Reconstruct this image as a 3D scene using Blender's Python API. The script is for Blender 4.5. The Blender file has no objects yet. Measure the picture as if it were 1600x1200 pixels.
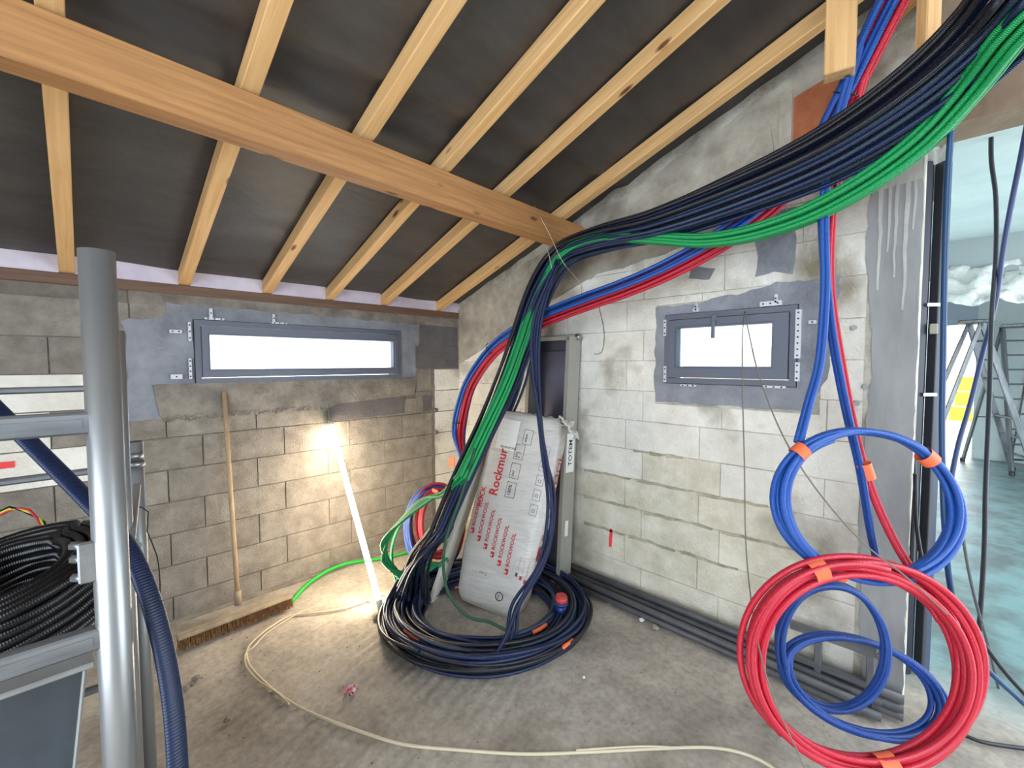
import bpy, bmesh, math, random
from mathutils import Vector, Matrix, noise, geometry
random.seed(7)
scn = bpy.context.scene
COL = scn.collection
R = math.radians
# ------------------------------------------------------------------ camera
F_PX = 679.6736; YAW = 0.7848; PITCH = -0.0482; ROLL = -0.0018
CAM = Vector((-2.6484, -3.3758, 1.615))
FW = Vector((math.cos(YAW)*math.cos(PITCH), math.sin(YAW)*math.cos(PITCH), math.sin(PITCH)))
_r = Vector((math.sin(YAW), -math.cos(YAW), 0)); _u = _r.cross(FW)
RT = _r*math.cos(ROLL) + _u*math.sin(ROLL); UP = -_r*math.sin(ROLL) + _u*math.cos(ROLL)
cd = bpy.data.cameras.new('camera'); cam = bpy.data.objects.new('camera', cd); COL.objects.link(cam)
cd.sensor_width = 36; cd.lens = F_PX/1600*36; cd.clip_start = 0.05; cd.clip_end = 200
M3 = Matrix((RT, UP, -FW)).transposed()
cam.matrix_world = Matrix.Translation(CAM) @ M3.to_4x4()
scn.camera = cam
# ------------------------------------------------------------------ light
w = bpy.data.worlds.new('overcast_sky'); scn.world = w; w.use_nodes = True
bg = w.node_tree.nodes['Background']; bg.inputs[0].default_value = (0.80, 0.90, 1.0, 1); bg.inputs[1].default_value = 5.0
sd = bpy.data.lights.new('sun', 'SUN'); sd.energy = 6; sd.angle = R(1.5); sd.color = (1, .95, .86)
so = bpy.data.objects.new('sun', sd); COL.objects.link(so); so.rotation_euler = (R(18), R(38), 0)
def portal(loc, rot, sx, sy):
    l = bpy.data.lights.new('daylight_portal', 'AREA'); l.shape = 'RECTANGLE'; l.size = sx; l.size_y = sy
    l.cycles.is_portal = True
    o = bpy.data.objects.new('daylight_portal', l); COL.objects.link(o); o.location = loc; o.rotation_euler = rot
    return o
portal((-.1, -5.75, 1.9), (R(90), 0, 0), 1.8, 3.8)             # unseen gap beside the added rear wall, sized for the fill light
portal((-5.1, -3.95, 1.8), (0, R(-90), 0), 3.5, 3.5)            # unseen opening beyond the scaffold, added to light the gable wall
portal((2.4, -6.1, 1.6), (R(90), 0, 0), 4.4, 3.3)             # unseen open side of the far room, sized for its brightness
portal((-1.385, .21, 1.69), (R(-90), 0, 0), 1.45, .38)        # long window
portal((.23, -2.47, 1.70), (0, R(90), 0), .40, .70)           # small window
scn.view_settings.view_transform = 'Standard'; scn.view_settings.look = 'None'
scn.view_settings.gamma = 1; scn.view_settings.use_curve_mapping = False
scn.view_settings.exposure = 0.62
scn.cycles.max_bounces = 8; scn.cycles.diffuse_bounces = 4; scn.cycles.transparent_max_bounces = 8
scn.cycles.caustics_reflective = False; scn.cycles.caustics_refractive = False
scn.cycles.sample_clamp_indirect = 6
# ------------------------------------------------------------------ pixel -> place
def ray(x, y): return RT*((x-800)/F_PX) - UP*((y-600)/F_PX) + FW
def P(x, y, d): return CAM + ray(x, y)*d
def PZ(x, y, z=0.0):
    r = ray(x, y); return CAM + r*((z-CAM.z)/r.z)
def PX(x, y, X=0.0):
    r = ray(x, y); return CAM + r*((X-CAM.x)/r.x)
def PY(x, y, Y=0.0):
    r = ray(x, y); return CAM + r*((Y-CAM.y)/r.y)
RH = _r.copy(); FH = Vector((math.cos(YAW), math.sin(YAW), 0))
def H(X, D, z): # place from metres right of / ahead of the camera's stand
    return Vector((CAM.x, CAM.y, 0)) + RH*X + FH*D + Vector((0, 0, z))
# ------------------------------------------------------------------ materials
def srgb(c):
    return tuple(((v/255+.055)/1.055)**2.4 if v/255 > .04045 else v/255/12.92 for v in c)
MATS = {}
def mat(name, col, rough=.7, metal=0., col2=None, scale=6., bump=0., bscale=60., detail=6., spec=.5, stretch=None, c3=None, emit=None, obj_var=0.):
    if name in MATS: return MATS[name]
    m = bpy.data.materials.new(name); m.use_nodes = True; nt = m.node_tree; N = nt.nodes; L = nt.links
    b = N['Principled BSDF']; b.inputs['Roughness'].default_value = rough; b.inputs['Metallic'].default_value = metal
    b.inputs['Specular IOR Level'].default_value = spec
    tc = N.new('ShaderNodeTexCoord'); src = tc.outputs['Object']
    if stretch:
        mp = N.new('ShaderNodeMapping'); mp.inputs['Scale'].default_value = stretch; L.new(src, mp.inputs[0]); src = mp.outputs[0]
    c1 = srgb(col)+(1,)
    if col2:
        n = N.new('ShaderNodeTexNoise'); n.inputs['Scale'].default_value = scale; n.inputs['Detail'].default_value = detail; n.inputs['Roughness'].default_value = .65
        L.new(src, n.inputs['Vector'])
        cr = N.new('ShaderNodeValToRGB'); cr.color_ramp.elements[0].position = .35; cr.color_ramp.elements[1].position = .65
        cr.color_ramp.elements[0].color = c1; cr.color_ramp.elements[1].color = srgb(col2)+(1,)
        L.new(n.outputs['Fac'], cr.inputs[0]); out = cr.outputs[0]
        if c3:   # sparse stains of a third colour
            n3 = N.new('ShaderNodeTexNoise'); n3.inputs['Scale'].default_value = scale*.45; n3.inputs['Detail'].default_value = 9
            L.new(src, n3.inputs['Vector'])
            r3 = N.new('ShaderNodeValToRGB'); r3.color_ramp.elements[0].position = .55; r3.color_ramp.elements[1].position = .72
            L.new(n3.outputs['Fac'], r3.inputs[0])
            mx = N.new('ShaderNodeMix'); mx.data_type = 'RGBA'; L.new(r3.outputs[0], mx.inputs[0]); L.new(out, mx.inputs[6]); mx.inputs[7].default_value = srgb(c3)+(1,)
            out = mx.outputs[2]
        if obj_var:
            oi = N.new('ShaderNodeObjectInfo'); hs = N.new('ShaderNodeHueSaturation')
            mr = N.new('ShaderNodeMapRange'); mr.inputs[3].default_value = 1-obj_var; mr.inputs[4].default_value = 1+obj_var
            L.new(oi.outputs['Random'], mr.inputs[0]); L.new(mr.outputs[0], hs.inputs['Value']); L.new(out, hs.inputs['Color']); out = hs.outputs[0]
        L.new(out, b.inputs['Base Color'])
    else: b.inputs['Base Color'].default_value = c1
    if bump:
        nb = N.new('ShaderNodeTexNoise'); nb.inputs['Scale'].default_value = bscale; nb.inputs['Detail'].default_value = 5
        L.new(src, nb.inputs['Vector'])
        bu = N.new('ShaderNodeBump'); bu.inputs['Strength'].default_value = bump; bu.inputs['Distance'].default_value = .01
        L.new(nb.outputs['Fac'], bu.inputs['Height']); L.new(bu.outputs[0], b.inputs['Normal'])
    if emit:
        b.inputs['Emission Color'].default_value = emit[0]+(1,); b.inputs['Emission Strength'].default_value = emit[1]
    MATS[name] = m; return m

def wood_mat(name, c1, c2, knot=(110, 66, 34)):
    m = bpy.data.materials.new(name); m.use_nodes = True; nt = m.node_tree; N = nt.nodes; L = nt.links
    b = N['Principled BSDF']; b.inputs['Roughness'].default_value = .62
    tc = N.new('ShaderNodeTexCoord'); oi = N.new('ShaderNodeObjectInfo')
    off = N.new('ShaderNodeVectorMath'); off.operation = 'MULTIPLY_ADD'
    L.new(oi.outputs['Random'], off.inputs[0]); off.inputs[1].default_value = (17, 5, 9); L.new(tc.outputs['Object'], off.inputs[2])
    mp = N.new('ShaderNodeMapping'); mp.inputs['Scale'].default_value = (1.2, 26, 26); L.new(off.outputs[0], mp.inputs[0])
    n = N.new('ShaderNodeTexNoise'); n.inputs['Scale'].default_value = 2.2; n.inputs['Detail'].default_value = 6; n.inputs['Distortion'].default_value = .5; L.new(mp.outputs[0], n.inputs['Vector'])
    cr = N.new('ShaderNodeValToRGB'); cr.color_ramp.elements[0].position = .3; cr.color_ramp.elements[1].position = .7
    cr.color_ramp.elements[0].color = srgb(c1)+(1,); cr.color_ramp.elements[1].color = srgb(c2)+(1,)
    L.new(n.outputs['Fac'], cr.inputs[0])
    mk = N.new('ShaderNodeMapping'); mk.inputs['Scale'].default_value = (3.0, 8.5, 8.5); L.new(off.outputs[0], mk.inputs[0])
    v = N.new('ShaderNodeTexVoronoi'); v.inputs['Scale'].default_value = 1.0; L.new(mk.outputs[0], v.inputs['Vector'])
    rk = N.new('ShaderNodeValToRGB'); rk.color_ramp.elements[0].position = .07; rk.color_ramp.elements[1].position = .14
    rk.color_ramp.elements[0].color = (1, 1, 1, 1); rk.color_ramp.elements[1].color = (0, 0, 0, 1); L.new(v.outputs['Distance'], rk.inputs[0])
    mx = N.new('ShaderNodeMix'); mx.data_type = 'RGBA'; L.new(rk.outputs[0], mx.inputs[0]); L.new(cr.outputs[0], mx.inputs[6]); mx.inputs[7].default_value = srgb(knot)+(1,)
    L.new(mx.outputs[2], b.inputs['Base Color'])
    bu = N.new('ShaderNodeBump'); bu.inputs['Strength'].default_value = .12; L.new(n.outputs['Fac'], bu.inputs['Height']); L.new(bu.outputs[0], b.inputs['Normal'])
    return m

def ribbed(name, col, rough=.35, pitch=.0045, strength=.5, spec=.5):
    m = bpy.data.materials.new(name); m.use_nodes = True; nt = m.node_tree; N = nt.nodes; L = nt.links
    b = N['Principled BSDF']; b.inputs['Roughness'].default_value = rough; b.inputs['Base Color'].default_value = srgb(col)+(1,); b.inputs['Specular IOR Level'].default_value = spec
    uv = N.new('ShaderNodeUVMap'); sp = N.new('ShaderNodeSeparateXYZ'); L.new(uv.outputs[0], sp.inputs[0])
    mt = N.new('ShaderNodeMath'); mt.operation = 'MULTIPLY'; mt.inputs[1].default_value = 2*math.pi/pitch; L.new(sp.outputs[1], mt.inputs[0])
    sn = N.new('ShaderNodeMath'); sn.operation = 'SINE'; L.new(mt.outputs[0], sn.inputs[0])
    bu = N.new('ShaderNodeBump'); bu.inputs['Strength'].default_value = strength; bu.inputs['Distance'].default_value = .001
    L.new(sn.outputs[0], bu.inputs['Height']); L.new(bu.outputs[0], b.inputs['Normal'])
    MATS[name] = m; return m

block_grey = mat('concrete_block', (152, 145, 135), .95, col2=(124, 117, 107), scale=9, bump=.9, bscale=110, obj_var=.09)
block_stained = mat('stained_block', (226, 221, 204), .92, col2=(200, 193, 172), scale=5, bump=.8, bscale=60, c3=(158, 153, 134), obj_var=.05)
block_white = mat('limewashed_block', (236, 233, 224), .92, col2=(216, 211, 198), scale=5, bump=.7, bscale=70, c3=(140, 132, 112), obj_var=.05)
mortar_joint = mat('mortar_joint', (108, 101, 92), .95, col2=(130, 123, 113), scale=14, bump=.5)
mortar_light = mat('pale_mortar_joint', (214, 209, 196), .95, col2=(150, 143, 126), scale=5, bump=.6, bscale=80)
mortar_hazed = mat('hazed_mortar', (150, 153, 160), .9, col2=(124, 127, 134), scale=5, bump=.8, bscale=40)  # mortar grey with the bluish haze round the windows mixed into the colour
render_band = mat('rough_render', (190, 183, 168), .95, col2=(146, 138, 124), scale=4, bump=1., bscale=22, c3=(112, 106, 96))
concrete_lintel = mat('concrete_lintel', (150, 143, 132), .95, col2=(112, 106, 98), scale=7, bump=.9, bscale=45)
lintel_dark = mat('dark_block', (108, 104, 104), .95, col2=(92, 88, 88), scale=7, bump=.5, bscale=90)
concrete_col = mat('concrete_column', (166, 167, 166), .85, col2=(140, 142, 142), scale=3, bump=.5, bscale=20, c3=(196, 194, 186), stretch=(1, 1, .35))
plaster_white = mat('white_plasterboard', (206, 216, 214), .9, col2=(190, 202, 201), scale=2)
membrane = mat('roof_membrane', (72, 68, 66), .5, col2=(58, 55, 54), scale=3, bump=.35, bscale=9, spec=.6, stretch=(1, 3, 1))
eaves_mat = mat('pale_eaves_strip', (232, 222, 234), .8, col2=(212, 200, 216), scale=5)
pine = wood_mat('pine', (232, 190, 134), (210, 162, 104)); MATS['pine'] = pine
pine_brown = wood_mat('brown_pine', (184, 134, 82), (152, 106, 62)); MATS['pine_brown'] = pine_brown
plate_wood = wood_mat('plate_wood', (122, 92, 74), (98, 74, 60)); MATS['plate_wood'] = plate_wood
frame_grey = mat('anthracite_frame', (98, 103, 116), .45)  # lightened so the haze over the frames is part of the colour
steel = mat('galvanised_steel', (170, 172, 174), .38, .85, col2=(140, 142, 144), scale=12)
alu = mat('aluminium_tube', (164, 166, 166), .36, .7, col2=(150, 152, 154), scale=5, stretch=(1, 1, .15))
alu_dull = mat('dull_aluminium', (142, 145, 148), .5, .75, col2=(112, 114, 117), scale=20, stretch=(.2, 1, 1))
zinc_white = mat('zinc_bracket', (206, 208, 212), .5, .2)
black_pl = mat('black_plastic', (14, 14, 17), .38)
grey_pl = mat('grey_pvc', (84, 84, 86), .55, col2=(66, 66, 68), scale=8)
orange_tape = mat('orange_tape', (240, 112, 70), .55)
red_paint = mat('red_paint', (236, 74, 74), .8)
white_pl = mat('white_plastic', (225, 222, 215), .5)
cream_cord = mat('cream_cord', (205, 192, 165), .6)
string_mat = mat('grey_string', (120, 112, 100), .9)
terracotta = mat('terracotta', (186, 112, 74), .9, col2=(160, 92, 60), scale=8, bump=.3)
yellow_pl = mat('yellow_plastic', (240, 220, 30), .5)
blue_grey_board = mat('dark_grey_board', (72, 78, 84), .55, col2=(60, 66, 70), scale=4, c3=(88, 94, 100))
board_edge = mat('board_edge', (150, 150, 146), .7)
cab_in = mat('cabinet_interior', (84, 82, 96), .35, .3, col2=(70, 68, 82), scale=3)
cab_out = mat('cabinet_shell', (158, 156, 146), .5, .1, col2=(146, 144, 134), scale=4)
wrap = mat('white_wrap_film', (208, 204, 198), .3, col2=(194, 190, 184), scale=4, bump=1., bscale=7, stretch=(1, 1, 5))
wrap_clear = mat('crumpled_film', (214, 212, 208), .25, bump=.9, bscale=30)
print_red = mat('red_print', (190, 38, 46), .5)
print_dark = mat('dark_print', (70, 66, 66), .5)
print_grey = mat('grey_print', (132, 128, 126), .5)
label_white = mat('label_white', (226, 226, 222), .4)
bristle = mat('bristle', (150, 112, 72), .9, col2=(100, 68, 40), scale=60)
broom_wood = mat('broom_wood', (190, 162, 128), .8, col2=(168, 140, 108), scale=6, stretch=(8, 8, 1))
dust = mat('dusty_wood', (176, 160, 138), .9, col2=(150, 134, 112), scale=10)
stone_mat = mat('stone', (168, 158, 142), .95, col2=(120, 110, 98), scale=40)
sand = mat('sand_ground', (214, 178, 142), .95, col2=(196, 156, 120), scale=2)
navy = ribbed('navy_conduit', (24, 38, 74), .38); black_c = ribbed('black_conduit', (26, 28, 36), .35)
blue_c = ribbed('blue_conduit', (18, 66, 144), .4); blue_bright = ribbed('mid_blue_conduit', (32, 82, 164), .4)
red_c = ribbed('red_conduit', (196, 34, 56), .4); green_c = ribbed('green_conduit', (20, 150, 82), .42)
steelblue = ribbed('slate_conduit', (52, 66, 88), .4)
band_blue = ribbed('blue_band', (10, 30, 64), .45, pitch=.006, strength=.25)

# frosted patterned glass
def glass():
    m = bpy.data.materials.new('patterned_glass'); m.use_nodes = True; nt = m.node_tree; N = nt.nodes; L = nt.links
    for n in list(N): N.remove(n)
    o = N.new('ShaderNodeOutputMaterial'); mx = N.new('ShaderNodeMixShader'); t = N.new('ShaderNodeBsdfTransparent'); tl = N.new('ShaderNodeBsdfTranslucent')
    v = N.new('ShaderNodeTexVoronoi'); v.inputs['Scale'].default_value = 90; tc = N.new('ShaderNodeTexCoord'); L.new(tc.outputs['Object'], v.inputs['Vector'])
    r = N.new('ShaderNodeValToRGB'); r.color_ramp.elements[0].color = (.94, .95, .96, 1); r.color_ramp.elements[1].color = (.8, .84, .87, 1); r.color_ramp.elements[1].position = .6
    L.new(v.outputs['Distance'], r.inputs[0]); L.new(r.outputs[0], t.inputs[0]); L.new(r.outputs[0], tl.inputs[0])
    mx.inputs[0].default_value = .45; L.new(t.outputs[0], mx.inputs[1]); L.new(tl.outputs[0], mx.inputs[2]); L.new(mx.outputs[0], o.inputs[0])
    return m
pane_mat = glass()

# ------------------------------------------------------------------ mesh helpers
def ob(name, bm_or_me, m, parent=None, smooth=False):
    if isinstance(bm_or_me, bmesh.types.BMesh):
        me = bpy.data.meshes.new(name); bm_or_me.to_mesh(me); bm_or_me.free()
    else: me = bm_or_me
    if m is not None and not me.materials: me.materials.append(m)
    if smooth:
        for p in me.polygons: p.use_smooth = True
    o = bpy.data.objects.new(name, me); COL.objects.link(o)
    if parent is not None:
        o.parent = parent
        pl = parent
        off = Vector((0, 0, 0))
        o.matrix_parent_inverse = WM[parent].inverted()
        WM[o] = Matrix.Identity(4)
    else: WM[o] = Matrix.Identity(4)
    return o
WM = {}
def empty(name, loc, label, cat, group=None):
    o = bpy.data.objects.new(name, None); COL.objects.link(o); o.location = loc; o.empty_display_size = .05
    WM[o] = Matrix.Translation(loc)
    return tag(o, label, cat, group)
def tag(o, label, cat, group=None):
    o['label'] = label; o['category'] = cat
    if group: o['group'] = group
    return o
def struct(o): o['kind'] = 'structure'; return o
def sempty(name, loc=(0, 0, 0)):
    o = bpy.data.objects.new(name, None); COL.objects.link(o); o.location = loc; WM[o] = Matrix.Translation(loc); o['kind'] = 'structure'; return o

def box(bm, lo, hi, mtx=None, bev=0):
    lo = Vector(lo); hi = Vector(hi)
    vs = [bm.verts.new((x, y, z)) for x in (lo.x, hi.x) for y in (lo.y, hi.y) for z in (lo.z, hi.z)]
    fs = [bm.faces.new([vs[i] for i in f]) for f in ((0, 1, 3, 2), (4, 6, 7, 5), (0, 4, 5, 1), (2, 3, 7, 6), (0, 2, 6, 4), (1, 5, 7, 3))]
    if bev:
        es = set(e for f in fs for e in f.edges)
        r = bmesh.ops.bevel(bm, geom=list(es), offset=bev, segments=1, affect='EDGES', profile=.5)
        vs = list({v for f in r['faces'] for v in f.verts} | {v for v in vs if v.is_valid})
    if mtx is not None:
        for v in vs: v.co = mtx @ v.co
    return vs
def boxo(name, lo, hi, m, parent=None, bev=0, mtx=None):
    bm = bmesh.new(); box(bm, lo, hi, mtx, bev); bmesh.ops.recalc_face_normals(bm, faces=bm.faces)
    return ob(name, bm, m, parent)
def beam(name, a, b, wd, ht, m, parent=None, up=Vector((0, 0, 1)), bev=.003, roll=0):
    """beam with its own frame (grain along local X) from a to b"""
    a = Vector(a); b = Vector(b); x = (b-a).normalized(); y = up.cross(x).normalized(); z = x.cross(y)
    mt = Matrix((x, y, z)).transposed().to_4x4(); mt.translation = a
    if roll: mt = mt @ Matrix.Rotation(roll, 4, 'X')
    bm = bmesh.new(); box(bm, (0, -wd/2, -ht/2), ((b-a).length, wd/2, ht/2), None, bev); bmesh.ops.recalc_face_normals(bm, faces=bm.faces)
    me = bpy.data.meshes.new(name); bm.to_mesh(me); bm.free(); me.materials.append(m)
    o = bpy.data.objects.new(name, me); COL.objects.link(o)
    if parent is not None: o.parent = parent; o.matrix_parent_inverse = WM[parent].inverted()
    o.matrix_basis = mt; WM[o] = mt
    return o
def prism(poly, axis, c0, c1, bm=None):
    """polygon [(u, z)] extruded along the wall normal: axis 'y' -> u is x, axis 'x' -> u is y, axis 'z' -> (x, y)"""
    own = bm is None
    if own: bm = bmesh.new()
    def pt(u, z, c):
        return (u, c, z) if axis == 'y' else ((c, u, z) if axis == 'x' else (u, z, c))
    A = [bm.verts.new(pt(u, z, c0)) for u, z in poly]; B = [bm.verts.new(pt(u, z, c1)) for u, z in poly]
    n = len(poly)
    tris = geometry.tessellate_polygon([[Vector((u, z, 0)) for u, z in poly]])
    for t in tris:
        try: bm.faces.new([A[i] for i in t]); bm.faces.new([B[i] for i in reversed(t)])
        except ValueError: pass
    for i in range(n):
        j = (i+1) % n
        try: bm.faces.new((A[i], A[j], B[j], B[i]))
        except ValueError: pass
    bmesh.ops.recalc_face_normals(bm, faces=bm.faces)
    return bm
def wobble(poly, amp, step=.04, seed=0):
    out = []; n = len(poly)
    for i in range(n):
        a = Vector(poly[i]); b = Vector(poly[(i+1) % n]); k = max(1, int((b-a).length/step))
        for j in range(k):
            p = a.lerp(b, j/k); q = Vector((p.x*14+seed, p.y*14, seed*1.3))
            out.append((p.x+amp*noise.noise(q), p.y+amp*noise.noise(q+Vector((31, 7, 3)))))
    return out
def ring_prism(outer, h, axis, c0, c1):
    """slab with a rectangular hole: tessellated with Blender's own hole-aware fill"""
    u0, u1, z0, z1 = h; hole = [(u0, z0), (u0, z1), (u1, z1), (u1, z0)]
    bm = bmesh.new()
    def pt(u, z, c): return (u, c, z) if axis == 'y' else (c, u, z)
    al = list(outer)+hole
    A = [bm.verts.new(pt(u, z, c0)) for u, z in al]; B = [bm.verts.new(pt(u, z, c1)) for u, z in al]
    tris = geometry.tessellate_polygon([[Vector((u, z, 0)) for u, z in outer], [Vector((u, z, 0)) for u, z in hole]])
    for t in tris:
        try: bm.faces.new([A[i] for i in t]); bm.faces.new([B[i] for i in reversed(t)])
        except ValueError: pass
    def side(idx):
        for k in range(len(idx)):
            i, j = idx[k], idx[(k+1) % len(idx)]
            try: bm.faces.new((A[i], A[j], B[j], B[i]))
            except ValueError: pass
    n = len(outer); side(list(range(n))); side(list(range(n, n+4)))
    bmesh.ops.recalc_face_normals(bm, faces=bm.faces)
    return bm
def clip(poly, n, d):
    """keep n.p <= d"""
    out = []
    for i in range(len(poly)):
        a = poly[i]; b = poly[(i+1) % len(poly)]
        da = n[0]*a[0]+n[1]*a[1]-d; db = n[0]*b[0]+n[1]*b[1]-d
        if da <= 0: out.append(a)
        if da*db < 0:
            t = da/(da-db); out.append((a[0]+(b[0]-a[0])*t, a[1]+(b[1]-a[1])*t))
    return out
def cat_rom(pts, step=.03):
    pts = [Vector(p) for p in pts]; out = []
    P4 = [pts[0]*2-pts[1]]+pts+[pts[-1]*2-pts[-2]]
    for i in range(1, len(P4)-2):
        p0, p1, p2, p3 = P4[i-1:i+3]; n = max(2, int((p2-p1).length/step))
        for k in range(n):
            t = k/n; out.append(.5*((2*p1)+(p2-p0)*t+(2*p0-5*p1+4*p2-p3)*t*t+(3*p1-p0-3*p2+p3)*t**3))
    out.append(pts[-1]); return out
def frames(path, up0=Vector((0, 0, 1))):
    T = [(path[min(i+1, len(path)-1)]-path[max(i-1, 0)]).normalized() for i in range(len(path))]
    n = up0-T[0]*up0.dot(T[0])
    if n.length < .1: n = Vector((1, 0, 0))-T[0]*T[0].x
    n.normalize(); Ns = []
    for t in T:
        n = n-t*n.dot(t)
        if n.length < 1e-6: n = t.orthogonal()
        n.normalize(); Ns.append(n.copy())
    return T, Ns, [t.cross(n) for t, n in zip(T, Ns)]
def tube_mesh(name, path, r, sides=8, m=None, flat=(1, 1), caps=True):
    T, Nn, Bn = frames(path); n = len(path); V = []; Fc = []; uvs = []
    rr = r if callable(r) else (lambda t: r)
    L = 0; Ls = []
    for i, p in enumerate(path):
        if i: L += (p-path[i-1]).length
        Ls.append(L); q = rr(i/(n-1))
        for k in range(sides):
            a = 2*math.pi*k/sides; V.append(p+Nn[i]*(q*flat[0]*math.cos(a))+Bn[i]*(q*flat[1]*math.sin(a)))
    for i in range(n-1):
        for k in range(sides):
            k2 = (k+1) % sides; Fc.append((i*sides+k, i*sides+k2, (i+1)*sides+k2, (i+1)*sides+k))
            uvs += [(k/sides, Ls[i]), ((k+1)/sides, Ls[i]), ((k+1)/sides, Ls[i+1]), (k/sides, Ls[i+1])]
    if caps:
        Fc.append(tuple(reversed(range(sides)))); Fc.append(tuple((n-1)*sides+k for k in range(sides))); uvs += [(0, 0)]*(2*sides)
    me = bpy.data.meshes.new(name); me.from_pydata(V, [], Fc); uvl = me.uv_layers.new(name='UVMap')
    uvl.data.foreach_set('uv', [c for u in uvs for c in u])
    me.polygons.foreach_set('use_smooth', [True]*(n-1)*sides+[False]*(len(Fc)-(n-1)*sides))
    if m: me.materials.append(m)
    return me
def tube(name, path, r, m, parent=None, sides=8, flat=(1, 1), step=.03, raw=False):
    return ob(name, tube_mesh(name, path if raw else cat_rom(path, step), r, sides, m, flat), m, parent)
def cyl(name, a, b, r, m, parent=None, sides=16, r2=None):
    a = Vector(a); b = Vector(b); r2 = r if r2 is None else r2
    return ob(name, tube_mesh(name, [a, b], lambda t: r+(r2-r)*t, sides, m), m, parent)
def textmesh(s, size, bold=False):
    c = bpy.data.curves.new('t', 'FONT'); c.body = s; c.size = size; c.align_x = 'LEFT'; c.resolution_u = 2
    if bold: c.offset = size*.018
    o = bpy.data.objects.new('t', c); COL.objects.link(o); bpy.context.view_layer.update()
    me = bpy.data.meshes.new_from_object(o.evaluated_get(bpy.context.evaluated_depsgraph_get()))
    bpy.data.objects.remove(o); bpy.data.curves.remove(c); me.name = 'lettering'; me.materials.clear(); return me
def place_mesh(me, mtx):
    me.transform(mtx); return me

# ================================================================== SETTING
SL = .345
def rz(y): return 2.10-SL*y          # underside plane of the rafters
YE = -3.28                           # end of the right wall
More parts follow.
